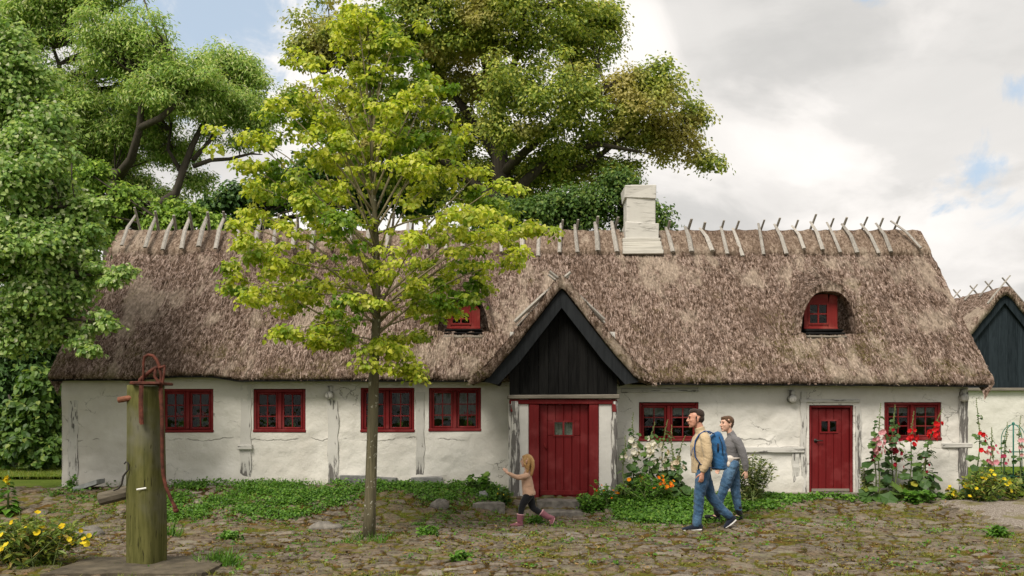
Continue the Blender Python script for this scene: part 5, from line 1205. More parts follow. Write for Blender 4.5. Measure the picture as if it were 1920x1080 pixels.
def hollyhock(px, ptop, Y, col, label, lean=0.0, fl=(.55, .85), nf=10, lsz=.20, nl=16, fsz=.10, group=None, base=None):
    x = PX(px, Y); z0 = gz(x, Y); zt = PZ(ptop, Y); h = zt-z0; n = 9
    t = thing('hollyhock', (x, Y, z0), label, 'hollyhock', group)
    ts = np.linspace(0, 1, n); S = np.stack([x+lean*ts**1.6+.025*np.sin(ts*7+px), Y-.10*ts+.02*np.cos(ts*6), z0-.02+h*ts], 1)
    mb = MB(); mb.tube(S, np.linspace(.016, .004, n), 5); 
    def at(u): return np.stack([np.interp(u, ts, S[:, k]) for k in range(3)], -1)
    # leaves on stalks, big below and small above
    nl = int(nl*1.5); u = rng.random(nl)**1.1*.84+.03; c = at(u); az = rng.uniform(0, 2*np.pi, nl); L = lsz*(1.15-u)*rng.uniform(.6, 1.15, nl)
    d = np.stack([np.cos(az), np.sin(az)*.7-.25, .25+0*az], 1); p = c+d*(L*.8)[:, None]
    for a, b in zip(c, p): mb.tube([a, b], [.006, .004], 4, cap=False)
    mb.build('stem', M['stemgreen'], t, True)
    nn = np.stack([d[:, 0]*.5, d[:, 1]*.5-.35, .9+0*az], 1)+rng.normal(size=(nl, 3))*.25
    rn = np.clip(rng.random(nl)*.8+.17*(u < .22), 0, 1)
    o = scatter('foliage', LOBE, LOBE_F, p, rot_frames(nl, nn, d-np.array([0, 0, .5])), L*1.25, LM_holly, rn); put(o, t)
    # buds up the tip
    nb = 22; u = np.linspace(max(fl[1]-.12, .45), 1, nb); c = at(u); az = rng.uniform(0, 2*np.pi, nb); p = c+np.stack([np.cos(az), np.sin(az), .4+0*az], 1)*(.030*(1.25-u))[:, None]*1.2
    o = scatter('flower_spike', BUDT, BUD_F, p, rot_frames(nb), .055*(1.45-u), LM_bud); put(o, t)
    u = rng.uniform(fl[0], fl[1], nf); c = at(u); az = rng.uniform(-np.pi*.95, -.05*np.pi, nf); d = np.stack([np.cos(az), np.sin(az), .15+0*az], 1)
    p = c+d*rng.uniform(.05, .11, nf)[:, None]-np.array([0, .04, 0]); sz = fsz*rng.uniform(.7, 1.1, nf)
    blossoms(p, rot_frames(nf, d+rng.normal(size=(nf, 3))*.22), sz, PET[col], t)
    return t
H = 'hollyhocks against the white wall'
for a in ((1186, 772, 16.85, 'white', 'tall white hollyhock closest to the porch post', .02, (.40, .72), 16, .20, 26, .105), (1212, 790, 16.75, 'white', 'white hollyhock with open blossoms just left of the curtained window', .14, (.45, .80), 13, .20, 22, .10),
          (1238, 785, 16.9, 'white', 'white hollyhock crossing the left casement of the curtained window', .10, (.38, .70), 10, .20, 22, .095), (1262, 795, 16.8, 'cream', 'cream hollyhock in front of the middle of the curtained window', -.03, (.40, .66), 9, .19, 20, .11),
          (1262, 815, 16.7, 'cream', 'shorter leaning cream hollyhock nearest to the man', .20, (.45, .60), 3, .17, 18, .09), (1170, 815, 16.6, 'white', 'budding hollyhock with few white blossoms touching the porch post', -.01, (.55, .7), 2, .15, 16, .08),
          (1640, 790, 16.85, 'rose', 'rose pink hollyhock nearest to the narrow red door', -.04, (.50, .66), 6, .18, 18, .075), (1647, 755, 16.75, 'pink', 'pale pink hollyhock with stacked blossoms left of the right hand window', -.02, (.48, .72), 14, .22, 24, .105),
          (1672, 775, 16.95, 'pink', 'pale pink hollyhock with open blossoms at the left edge of the right hand window', -.02, (.58, .74), 6, .18, 16, .10), (1677, 758, 16.8, 'crimson', 'tall dark red hollyhock crossing the left casement of the right hand window', -.02, (.35, .82), 12, .20, 22, .075),
          (1702, 770, 16.85, 'red', 'bright red hollyhock before the middle bar of the right hand window', .08, (.62, .80), 13, .17, 22, .08), (1722, 765, 16.8, 'red', 'bright red hollyhock leaning right before the right hand window', .36, (.66, .88), 16, .17, 22, .09),
          (1728, 800, 16.9, 'crimson', 'leafy hollyhock with few dark red blossoms below the right hand window', .16, (.25, .62), 6, .20, 22, .065),
          (1832, 745, 16.9, 'red', 'tall hollyhock with a red blossom at the right corner of the farmhouse', -.03, (.45, .68), 8, .16, 20, .085), (1850, 800, 17.3, 'rose', 'hollyhock with small magenta blossoms beyond the right corner of the farmhouse', .05, (.5, .75), 5, .15, 16, .07),
          (1858, 838, 16.9, 'pink', 'pink hollyhock above the yellow flowers at the right corner', .02, (.66, .92), 5, .16, 18, .10)):
    hollyhock(*a[:5], lean=a[5], fl=a[6], nf=a[7], lsz=a[8], nl=a[9], fsz=a[10], group=H)
def bushy(name, px, Y, w, h, n_stem, label, cat, leafT, leafsz, nleaf, lm, flower=None, nfl=0, fsz=.05, upright=.5, ftop=.55, leaf_lo=0.0):
    x = PX(px, Y); z0 = gz(x, Y); t = thing(name, (x, Y, z0), label, cat); mb = MB(); LP, LD, TP = [], [], []
    for i in range(n_stem):
        az = rng.uniform(0, 2*np.pi); rr_ = rng.random()**.6*w; hh = h*(1-.35*(rr_/w)**2)*rng.uniform(.7, 1.05); b = np.array([x+rng.normal(0, w*.18), Y+rng.normal(0, w*.15), z0-.02]); e = np.array([x+math.cos(az)*rr_, Y+math.sin(az)*rr_*.7, z0+hh])
        C_ = curve(b, e, .03, 6, (0, 0, hh*.15)); mb.tube(C_, np.linspace(.008, .003, 6), 4, cap=False); TP.append(e)
        k = nleaf; u = leaf_lo+(1-leaf_lo)*rng.random(k); q = np.stack([np.interp(u*5, range(6), C_[:, j]) for j in range(3)], -1); a2 = rng.uniform(0, 2*np.pi, k)
        d = np.stack([np.cos(a2), np.sin(a2), np.full(k, upright)+rng.normal(0, .25, k)], 1); LP.append(q+d*.01); LD.append(d)
    mb.build('stems', M['stemgreen'], t, True); LP = np.concatenate(LP); LD = np.concatenate(LD)
    nn = np.array([0, -.3, 1.])+rng.normal(size=LD.shape)*.45
    o = scatter('foliage', leafT[0], leafT[1], LP, rot_frames(len(LP), nn, LD), rng.uniform(*leafsz, len(LP)), lm); put(o, t)
    if flower:
        i = rng.integers(0, len(TP), nfl); p = np.array(TP)[i]+rng.normal(size=(nfl, 3))*np.array([.05, .05, .05])-np.array([0, 0, 1])*(rng.random(nfl)*h*(1-ftop)*.5)[:, None]; p[:, 1] -= .03
        blossoms(p, rot_frames(nfl, np.array([0, -.8, .7])+rng.normal(size=(nfl, 3))*.4), fsz*rng.uniform(.75, 1.15, nfl), PET[flower], t)
    return t
LM_prim = leafmat('primrose_leaf', [(0, (0.070, 0.126, 0.017)), (.5, (0.154, 0.224, 0.028)), (.85, (0.266, 0.294, 0.042)), (1, (0.364, 0.224, 0.070))], .3)
LM_willow = leafmat('willow_leaf', [(0, (0.045, 0.080, 0.015)), (.5, (0.096, 0.136, 0.027)), (.85, (0.176, 0.200, 0.045)), (1, (0.272, 0.256, 0.090))], .25)
bushy('evening_primrose', 55, 10.85, .72, .60, 110, 'big clump of yellow evening primrose in the bottom left corner', 'flowering plant', (NARROW, LEAF_F), (.06, .12), 26, LM_prim, 'yellow', 40, .070, .4)
bushy('evening_primrose', 1842, 16.6, .52, .62, 40, 'yellow flowering primrose clump at the right corner of the farmhouse', 'flowering plant', (NARROW, LEAF_F), (.07, .13), 26, LM_prim, 'yellow', 24, .075, .4)
bushy('evening_primrose', 1790, 16.75, .20, .24, 14, 'small low yellow flowered plant at the wall left of the right corner', 'flowering plant', (LEAF, LEAF_F), (.05, .09), 16, LM_prim, 'yellow', 5, .07, .4)
bushy('marigold', 1215, 16.45, .55, .52, 46, 'clump of orange marigolds below the white hollyhocks', 'flowering plant', (NARROW, LEAF_F), (.06, .11), 24, LM_weed, 'orange', 26, .062, .4, .85)
bushy('marigold', 1132, 16.35, .22, .46, 12, 'spindly marigold with tiny orange blossoms right of the front door', 'flowering plant', (LEAF, LEAF_F), (.05, .09), 18, LM_weed, 'orange', 5, .04, .4, .6)
bushy('willow_shrub', 1408, 16.55, .50, .86, 40, 'upright narrow leaved green shrub behind the woman', 'shrub', (NARROW, LEAF_F), (.06, .11), 40, LM_willow, None, 0, .05, .9)
bushy('lavender_shrub', 1622, 16.9, .14, .62, 14, 'slim grey green narrow leaved plant beside the narrow red door', 'shrub', (NARROW, LEAF_F), (.05, .09), 26, LM_willow, None, 0, .05, 1.1)
bushy('burdock', 912, 16.7, .16, .46, 7, 'tall thin weed with broad leaves against the wall left of the porch', 'weed', (HEART, HEART_F), (.07, .13), 7, LM_weed, None, 0, .05, .2, leaf_lo=.4)
bushy('burdock', 884, 16.75, .10, .34, 5, 'shorter broad leaved weed further left of the porch', 'weed', (HEART, HEART_F), (.06, .11), 6, LM_weed, None, 0, .05, .2, leaf_lo=.4)
bushy('burdock', 946, 16.3, .22, .36, 12, 'dark leafy weed clump with yellow dots at the left porch post', 'weed', (HEART, HEART_F), (.05, .10), 12, LM_holly, 'yellow', 5, .03, .2)
bushy('tall_weed', 1105, 16.1, .22, .34, 16, 'leafy green weed clump at the right end of the front steps', 'weed', (LEAF, LEAF_F), (.05, .10), 22, LM_weed, None, 0)
bushy('tall_weed', 136, 17.0, .10, .26, 8, 'little weed at the left front corner of the farmhouse', 'weed', (LEAF, LEAF_F), (.05, .09), 12, LM_weed, None, 0)
bushy('dock_weed', 1722, 16.55, .30, .26, 18, 'low glossy green weed at the foot of the red hollyhocks', 'weed', (HEART, HEART_F), (.07, .14), 10, LM_weed, None, 0)
bushy('garden_weed', 1905, 18.4, .45, .42, 24, 'dark green plants around the foot of the garden obelisk', 'weed', (HEART, HEART_F), (.06, .12), 16, LM_holly, 'rose', 6, .08)
bushy('garden_weed', 1895, 17.0, .20, .42, 14, 'pale grassy plant right of the yellow flowers at the corner', 'weed', (NARROW, LEAF_F), (.07, .14), 20, LM_prim, None, 0)
# mullein at the left edge
x = PX(15, 15.5); t = thing('mullein', (x, 15.5, gz(x, 15.5)), 'single mullein spike with yellow tip at the far left edge', 'flowering plant'); mb = MB(); zt = PZ(882, 15.5)
mb.tube([(x, 15.5, gz(x, 15.5)-.02), (x+.01, 15.5, zt)], [.02, .012], 6); mb.build('stem', M['stemgreen'], t, True); n = 70; u = rng.random(n); az = rng.uniform(0, 6.28, n)
p = np.stack([x+np.cos(az)*.03, 15.5+np.sin(az)*.03, gz(x, 15.5)+(zt-gz(x, 15.5))*u], 1); d = np.stack([np.cos(az), np.sin(az), .5+0*az], 1); o = scatter('foliage', LEAF, LEAF_F, p, rot_frames(n, np.array([0, 0, 1.])+d*.3, d), .22*(1.1-u), LM_weed); put(o, t)
n = 26; p = np.stack([x+rng.normal(0, .02, n), 15.47+rng.normal(0, .02, n), zt-rng.random(n)*.14-.08], 1); o = scatter('flower_spike', FLW, FLW_F, p, rot_frames(n), np.full(n, .04), PET['yellow']); put(o, t)
# metal obelisk with climbing flowers before the barn
Yo = 18.6; x = PX(1900, Yo); z0 = gz(x, Yo); t = thing('garden_obelisk', (x, Yo, z0), 'blue green metal garden obelisk with arched hoops before the barn wall', 'plant support'); zt = PZ(796, Yo)
for k in range(4):
    a = k*math.pi/4+.3; mb = MB(); pts = []
    for i in range(17):
        s = i/16*2-1; r_ = .22*max(-1, min(1, s*1.0)); zz = zt-(zt-z0+.0)*max(0, (abs(s)-.5)*2) if abs(s) > .5 else zt; 
        th = math.pi*i/16; pts.append((x+.21*math.cos(th)*math.cos(a), Yo+.21*math.cos(th)*math.sin(a), zt-.30+.30*math.sin(th)))
    pts = [(pts[0][0], pts[0][1], z0)]+pts+[(pts[-1][0], pts[-1][1], z0)]; mb.tube(pts, .008, 5)
    mb.build('hoop', MO if 'MO' in globals() else globals().setdefault('MO', simple('verdigris_paint', (.03, .17, .13), .5, .2)), t, True)
mb = MB(); mb.tube([(x, Yo, z0), (x, Yo, zt)], .014, 6); mb.ell((x, Yo, zt+.02), (.03, .03, .03), 8, 6)
for zz in (.25, .6): mb.tube([(x+.21*math.cos(q), Yo+.21*math.sin(q), z0+(zt-z0)*zz) for q in np.linspace(0, 6.283, 17)], .006, 5)
mb.build('centre_pole', MO, t, True)
hollyhock(1910, 778, 18.3, 'pink', 'pink hollyhock growing through the garden obelisk', -.02, (.45, .7), 6, .14, 14, .09, H)
hollyhock(1880, 790, 18.5, 'rose', 'magenta hollyhock left of the garden obelisk', .03, (.4, .6), 6, .14, 14, .08, H)

# ------------------------------------------------------------------ potted geraniums, net curtains and sky-reflection sheets inside the windows
def geranium(px, wi, side_lbl, s=1.0, Yg=WY+.30):
    r = WIN[wi]; x = PX(px, Yg); z0 = r[2]+.01; t = thing('potted_geranium', (x, Yg, z0), side_lbl, 'pot plant', 'geraniums on the window ledges')
    mb = MB(); mb.tube([(x, Yg, z0), (x, Yg, z0+.10*s), (x, Yg, z0+.115*s)], [.05*s, .068*s, .072*s], 12); mb.build('pot', M['terracotta'], t, True)
    n = 46; q = rng.normal(size=(n, 3)); q /= np.linalg.norm(q, axis=1, keepdims=True); p = np.array([x, Yg, z0+.20*s])+q*np.array([.11, .09, .10])*s*(.4+.6*rng.random((n, 1)))
    o = scatter('foliage', LOBE, LOBE_F, p, rot_frames(n, np.array([0, -.6, .8])+q*.6), np.full(n, .07*s), LM_weed); put(o, t)
    hd = [np.array([x+dx*s, Yg-.05, z0+dz*s]) for dx, dz in ((-.05, .32), (.06, .35), (.0, .27))]; P_ = np.concatenate([h_+rng.normal(size=(12, 3))*.018*s for h_ in hd])
    o = scatter('flower_head', FLW, FLW_F, P_, rot_frames(len(P_), np.array([0, -1, .3])+rng.normal(size=P_.shape)*.5), np.full(len(P_), .035*s), PET['red']); put(o, t)
    mb = MB(); mb.box(x-.14, x+.14, Yg-.12, Yg+.1, z0-.03, z0-.002); 
for px, wi, lb in ((340, 0, 'red geranium behind the left casement of the window beside the pump'), (378, 0, 'red geranium behind the right casement of the window beside the pump'), (497, 1, 'red geranium behind the left casement of the second window from the left'),
                   (546, 1, 'red geranium behind the right casement of the second window from the left'), (754, 2, 'red geranium behind the right casement of the window crossed by the young trunk'), (880, 3, 'red geranium behind the right casement of the window left of the porch')):
    geranium(px, wi, lb, .95)
mb = MB()
for r in WIN[:4]: mb.box(r[0]-.1, r[1]+.1, WY+.17, WY+.44, r[2]-.035, r[2]+.004)
mb.build('window_ledge', M['white_wood'], house)
def curtain(x0, x1, z0, z1, label, y=WY+.22):  # also draws the pale sheets added as sky reflections
    n = int((x1-x0)/.015); xs = np.linspace(x0, x1, n); V = []; 
    for z in np.linspace(z1, z0, 8): V.append(np.stack([xs, y+.012*np.sin(xs*62+np.sin(z*9)), np.full(n, z)+.004*np.sin(xs*40)], -1))
    V = np.concatenate(V); a = np.concatenate([i*n+np.arange(n-1) for i in range(7)]); f = np.stack([a, a+n, a+n+1, a+1], 1)
    V2 = V+np.array([0, .004, 0]); o = mesh_np('curtain_and_reflection', np.concatenate([V, V2]), np.concatenate([f, f[:, ::-1]+len(V)]), M['curtain'], True); tag(o, ((x0+x1)/2, y, z1), label, 'curtain', 'net curtains and sky-reflection sheets')
r = WIN[4]; curtain(r[0], r[1], r[3]-.22, r[3], 'short pale net curtain in the window behind the white hollyhocks')
r = WIN[5]; curtain(r[0], r[1], r[3]-.20, r[3], 'short grey net curtain in the window behind the red hollyhocks')
r = WIN[3]; curtain(r[0], r[1], r[2]+.22, r[3], 'wide pale sheet added as sky reflection in the window left of the porch', WY+.55)  # no curtain here: pale sheet in place of sky reflected in the panes
r = WIN[2]; curtain((r[0]+r[1])/2+.1, r[1], r[3]-.34, r[3], 'pale sheet added as sky reflection in the right casement of the window crossed by the young trunk', WY+.55)  # again a pale sheet added for the reflected sky, one casement only
dl = PX(1038, Yp), PX(1075, Yp); curtain(dl[0], dl[1], PZ(820, Yp), PZ(788, Yp), 'small pale curtain behind the two panes of the front door', Yp+.14)
# ------------------------------------------------------------------ people
def remesh(name, mb, voxel, mat, parent, wrinkle=0.0, smooth=4, seed=0):
    """fuse lofted limbs into one continuous skin"""
    me = bpy.data.meshes.new('tmp'); me.from_pydata(np.concatenate(mb.V).tolist(), [], mb.F); me.update()
    o = bpy.data.objects.new('tmp', me); C.objects.link(o)
    m = o.modifiers.new('r', 'REMESH'); m.mode = 'VOXEL'; m.voxel_size = voxel; m.use_smooth_shade = True
    if smooth: s = o.modifiers.new('s', 'SMOOTH'); s.iterations = smooth; s.factor = .5
    dg = bpy.context.evaluated_depsgraph_get(); nm = bpy.data.meshes.new_from_object(o.evaluated_get(dg)); bpy.data.objects.remove(o); bpy.data.meshes.remove(me)
    n = len(nm.vertices); co = np.zeros(n*3, np.float32); nm.vertices.foreach_get('co', co); co = co.reshape(-1, 3).astype(float)
    if wrinkle:
        no = np.zeros(n*3, np.float32); nm.vertices.foreach_get('normal', no); no = no.reshape(-1, 3)
        w_ = (fbm(co[:, 0]*16+co[:, 1]*13+seed+co[:, 2]*5, co[:, 2]*24+co[:, 0]*6-co[:, 1]*9, 3, 3)-.5)*2.4; co = co+no*(w_*wrinkle)[:, None]
    nm.vertices.foreach_set('co', co.astype(np.float32).ravel()); nm.name = name
    nm.polygons.foreach_set('use_smooth', np.ones(len(nm.polygons), bool)); nm.update()
    nm.materials.clear(); nm.materials.append(mat)
    r = bpy.data.objects.new(name, nm); C.objects.link(r)
    if parent is not None: put(r, parent)
    return r
class Fig(MB):
    """limbs in figure space: metres, origin at the feet, facing -x; placed by an origin and a scale"""
    def __init__(s, o, sc=1.0): super().__init__(); s.o = np.asarray(o, float); s.sc = sc
    def T(s, p): return s.o+np.asarray(p, float)*s.sc
    def limb(s, pts, rad, seg=12, side=(0, 1, 0), sub=4):
        pts = np.array(pts, float); n = len(pts); rad = np.array([(r, r) if not hasattr(r, '__len__') else r for r in rad], float)
        Pn, Rn = [], []
        for i in range(n-1):                       # Catmull-Rom
            a, b, c, d = pts[max(i-1, 0)], pts[i], pts[i+1], pts[min(i+2, n-1)]
            for k in range(sub):
                t = k/sub; Pn.append(.5*((2*b)+(-a+c)*t+(2*a-5*b+4*c-d)*t*t+(-a+3*b-3*c+d)*t**3)); tt = t*t*(3-2*t); Rn.append(rad[i]*(1-tt)+rad[i+1]*tt)
        Pn.append(pts[-1]); Rn.append(rad[-1])
        t0 = Pn[0]-Pn[1]; t0 /= np.linalg.norm(t0); t1 = Pn[-1]-Pn[-2]; t1 /= np.linalg.norm(t1); r0, r1 = Rn[0], Rn[-1]
        Pn = [Pn[0]+t0*min(r0)*.8, Pn[0]+t0*min(r0)*.5]+Pn+[Pn[-1]+t1*min(r1)*.5, Pn[-1]+t1*min(r1)*.8]; Rn = [r0*.45, r0*.85]+Rn+[r1*.85, r1*.45]
        s.tube([s.T(p) for p in Pn], [tuple(r*s.sc) for r in Rn], seg, True, side=side); return s
    def cut(s, pts, rad, seg=14, side=(0, 1, 0)):
        """loft with square ends (hems, cuffs)"""
        s.tube([s.T(p) for p in pts], [tuple(np.array(r if hasattr(r, '__len__') else (r, r))*s.sc) for r in rad], seg, True, side=side); return s
    def ball(s, c, r, rot=None): s.ell(s.T(c), np.asarray(r)*s.sc, 14, 10, rot); return s
    def hand(s, wrist, d, palm_n, size=1.0, curl=.5, thumb=1):
        """palm, four unequal bent fingers and a thumb; d = pointing direction, palm_n = palm normal (fingers curl that way)"""
        d = np.asarray(d, float); d /= np.linalg.norm(d); pn = np.asarray(palm_n, float); pn -= d*np.dot(pn, d); pn /= np.linalg.norm(pn); sd = np.cross(d, pn); w = np.asarray(wrist, float); k = size
        s.limb([w, w+d*.03*k, w+d*.065*k, w+d*.085*k], [(.026*k, .021*k), (.034*k, .019*k), (.040*k, .017*k), (.038*k, .015*k)], 10, side=sd)
        for i, (off, ln) in enumerate(((-.029, .066), (-.010, .076), (.010, .071), (.029, .056))):
            b = w+d*.083*k+sd*off*k; e1 = b+(d*.96+pn*.2*curl)*ln*.42*k; e2 = e1+(d*(1-.55*curl)+pn*.9*curl)*ln*.33*k; e3 = e2+(d*(1-1.1*curl)+pn*1.2*curl)*ln*.26*k
            s.limb([b, e1, e2, e3], [.0095*k, .009*k, .0082*k, .0068*k], 7, side=sd, sub=2)
        b = w+d*.022*k+sd*(-.030)*thumb*k; s.limb([b, b+(d*.55-sd*.6*thumb+pn*.35)*.036*k, b+(d*1.25-sd*.75*thumb+pn*.8)*.048*k], [.013*k, .011*k, .0085*k], 7, side=pn, sub=2)
def fabric(name, col, scale=60, var=.18, rough=.9, fade=None):
    m, t, b = newmat(name); v = t.obj(); n = t.noise(v, scale, 4, .6); l = t.noise(t.mapping(v, (1, 1, .6)), 7, 4, .6)
    c = t.mix(n, tuple(x*(1-var) for x in col), tuple(min(1, x*(1+var)) for x in col))
    if fade: c = t.mix(t.math('MULTIPLY', t.step(l, .45, .68), .65), c, fade)
    t.link(c, b.inputs['Base Color']); b.inputs['Roughness'].default_value = rough; b.inputs['Specular IOR Level'].default_value = .15
    b.inputs['Sheen Weight'].default_value = .15
    bump(t, b, t.math('ADD', n, t.math('MULTIPLY', t.noise(v, 16, 4, .55), 1.6)), .5, .012); return m
def skinmat(name, col):
    m, t, b = newmat(name); n = t.noise(t.obj(), 30, 4, .6); t.link(t.mix(n, tuple(x*.85 for x in col), tuple(min(1, x*1.12) for x in col)), b.inputs['Base Color'])
    b.inputs['Roughness'].default_value = .55; b.inputs['Subsurface Weight'].default_value = .08; b.inputs['Subsurface Radius'].default_value = (.012, .005, .003); return m
SKIN = skinmat('skin', (.50, .25, .17)); SKIN_F = skinmat('fair_skin', (.60, .36, .26)); 
DENIM = fabric('blue_denim', (.028, .068, .13), 70, .3, .9, (.085, .165, .265)); DENIM_L = fabric('light_denim', (.042, .095, .175), 70, .3, .9, (.13, .23, .35))
FLEECE = fabric('beige_fleece', (.47, .36, .225), 90, .14); GREY = fabric('grey_knit', (.145, .14, .145), 70, .25); PEACH = fabric('pinkish_beige_jersey', (.46, .29, .20), 60, .12); BLACK = fabric('black_leggings', (.010, .010, .012), 60, .2)
NAVY = fabric('navy_mesh', (.012, .016, .028), 50, .2); BLUE = fabric('blue_nylon', (.020, .092, .22), 80, .2, .85, (.035, .13, .28)); STRAP = fabric('dark_blue_webbing', (.012, .055, .18), 80, .15)
HAIR_D = fabric('dark_brown_hair', (.028, .016, .011), 120, .5, .7); HAIR_B = fabric('brown_hair', (.085, .045, .022), 120, .4, .6); HAIR_G = fabric('blonde_hair', (.36, .20, .075), 110, .35, .6, (.55, .36, .16))
BOOT_B = fabric('black_leather', (.008, .008, .009), 30, .2, .5); BOOT_P = fabric('pink_rubber_boot', (.20, .075, .095), 20, .12, .5); RIM_P = fabric('pale_pink_rubber', (.55, .30, .32), 20, .1, .5)
WHITE_S = fabric('white_rubber', (.55, .54, .52), 30, .1, .6); CREAM = fabric('cream_canvas', (.62, .56, .50), 60, .25); EYE = simple('dark_eye', (.015, .011, .009), .3, .2); LIP = skinmat('lips', (.42, .14, .12))
def head(f, c, k=1.0, yaw=0.0, pitch=0.0, female=False):
    """skull, jaw, brow, nose, lips, chin, ears; returns a function mapping head space to figure space"""
    rot = np.array(Matrix.Rotation(yaw, 3, 'Z') @ Matrix.Rotation(pitch, 3, 'Y')); c = np.asarray(c, float)
    h = lambda p: c+rot @ (np.asarray(p, float)*k); B = lambda p, r: f.ball(h(p), np.asarray(r)*k, ('Z', yaw))
    B((.012, 0, .032), (.096, .075, .088)); B((-.022, 0, -.012), (.070, .066, .098)); B((-.034, 0, -.062), (.052, .050 if female else .056, .048)); B((-.066, 0, -.094), (.022, .024, .018))
    B((-.072, 0, .038), (.022, .046, .014)); f.limb([h((-.084, 0, .024)), h((-.104, 0, -.008)), h((-.110, 0, -.022))], [.009*k, .012*k, .014*k], 8, sub=2); B((-.098, .011, -.024), (.011, .008, .008)); B((-.098, -.011, -.024), (.011, .008, .008))
    B((-.086, 0, -.050), (.014, .023, .008)); B((-.084, 0, -.062), (.014, .020, .009)); B((-.058, .034, -.016), (.026, .022, .022)); B((-.058, -.034, -.016), (.026, .022, .022))
    for s in (-1, 1): B((.012, .074*s, -.006), (.018, .010, .031)); B((.016, .080*s, .008), (.014, .008, .015))
    return h
def eyes(f, h, parent, k):
    for s in (-1, 1): mb = Fig(f.o, f.sc); mb.ball(h((-.086, .030*s, .020)), (.008*k, .013*k, .0075*k)); mb.build('eye', EYE, parent, True)
    for s in (-1, 1):
        mb = Fig(f.o, f.sc); mb.ball(h((-.091, .031*s, .040)), (.007*k, .020*k, .005*k)); mb.build('eyebrow', HAIR_D if k > 1.1 else HAIR_B, parent, True)
    mb = Fig(f.o, f.sc); mb.ball(h((-.0965, 0, -.056)), (.006*k, .018*k, .0075*k)); mb.build('lips', LIP, parent, True)

# ---- man with the blue backpack -------------------------------------------------
YM = 14.1; ox = PX(1311, YM); o = np.array([ox, YM, gz(ox, YM)+.012])
man = thing('person', o, 'man in beige fleece and blue jeans walking left with a blue backpack', 'person')
b = Fig(o, 1.0); hd = head(b, (-.055, 0, 1.655), 1.13, .05, -.02)
b.limb([(.035, 0, 1.40), (.005, 0, 1.50), (-.025, 0, 1.60)], [.072, .068, .066]); b.limb([(.045, 0, .90), (.03, 0, 1.05), (.02, 0, 1.25), (.03, 0, 1.40)], [(.155, .115), (.145, .108), (.17, .115), (.12, .075)])
b.limb([(.04, -.17, 1.385), (.035, 0, 1.42), (.04, .17, 1.385)], [.055, .06, .055], side=(0, 0, 1))
b.limb([(.05, -.20, 1.375), (.075, -.235, 1.12), (.005, -.225, .875)], [.052, .043, .030]); b.limb([(.05, .20, 1.375), (.10, .225, 1.13), (.12, .22, .89)], [.052, .043, .030])
b.hand((.002, -.225, .868), (-.16, 0, -1), (-.35, 1, 0), 1.04, .62, 1); b.hand((.12, .22, .88), (.05, 0, -1), (-.35, -1, 0), 1.04, .6, -1)
b.limb([(.04, -.085, .92), (-.02, -.095, .52), (-.055, -.10, .12)], [.085, .058, .042]); b.limb([(.06, .085, .92), (.20, .09, .50), (.45, .095, .215)], [.085, .058, .042])
b.limb([(-.03, -.10, .06), (-.20, -.105, .045)], [.024, .022]); b.limb([(.50, .095, .17), (.42, .095, .08)], [.022, .02])
remesh('body', b, .0058, SKIN, man, 0, 2); eyes(b, hd, man, 1.20)
j = Fig(o)                                     # fleece jacket
j.cut([(.04, 0, .872), (.035, 0, .93), (.028, 0, 1.10), (.02, 0, 1.27), (.03, 0, 1.385), (.03, 0, 1.45), (.012, 0, 1.475)], [(.180, .150), (.187, .152), (.182, .148), (.205, .152), (.175, .122), (.092, .088), (.078, .078)], 18)
j.cut([(.025, 0, 1.44), (.008, 0, 1.50), (-.002, 0, 1.535)], [(.082, .082), (.077, .077), (.078, .078)], 16)
j.limb([(.045, -.165, 1.39), (.035, 0, 1.415), (.045, .165, 1.39)], [.072, .075, .072], side=(0, 0, 1))
j.limb([(.05, -.195, 1.37), (.068, -.232, 1.23), (.080, -.243, 1.10), (.045, -.238, .98), (.008, -.228, .905)], [.076, .074, .066, .058, .047]); j.limb([(.05, .195, 1.37), (.10, .232, 1.12), (.12, .225, .915)], [.076, .066, .046])
remesh('fleece_jacket', j, .009, FLEECE, man, .006, 3, 1)
q = Fig(o); q.limb([(-.025, -.165, 1.02), (-.045, -.172, .97), (-.05, -.170, .93)], [.009, .011, .009], 6); q.build('pocket_zip', NAVY, man, True)
q = Fig(o); q.cut([(.010, -.230, .912), (.003, -.229, .892)], [(.040, .040), (.040, .040)], 12); q.build('cuff', NAVY, man, True)
q = Fig(o); q.cut([(.018, 0, 1.462), (-.004, 0, 1.522)], [(.072, .072), (.070, .070)], 14); q.build('shirt_collar', fabric('maroon_shirt', (.06, .018, .016)), man, True)
j = Fig(o)                                     # jeans
j.limb([(.045, -.05, .93), (.045, .05, .93)], [(.125, .105), (.125, .105)], side=(0, 0, 1)); j.limb([(.04, -.085, .93), (.02, -.092, .72), (-.02, -.097, .52), (-.03, -.10, .32), (-.055, -.10, .115)], [.115, .100, .079, .073, .066]); j.limb([(.055, .08, .93), (.12, .085, .70), (.20, .09, .50), (.33, .093, .34), (.46, .095, .215)], [.115, .100, .079, .071, .063])
remesh('jeans', j, .009, DENIM, man, .009, 1, 3)
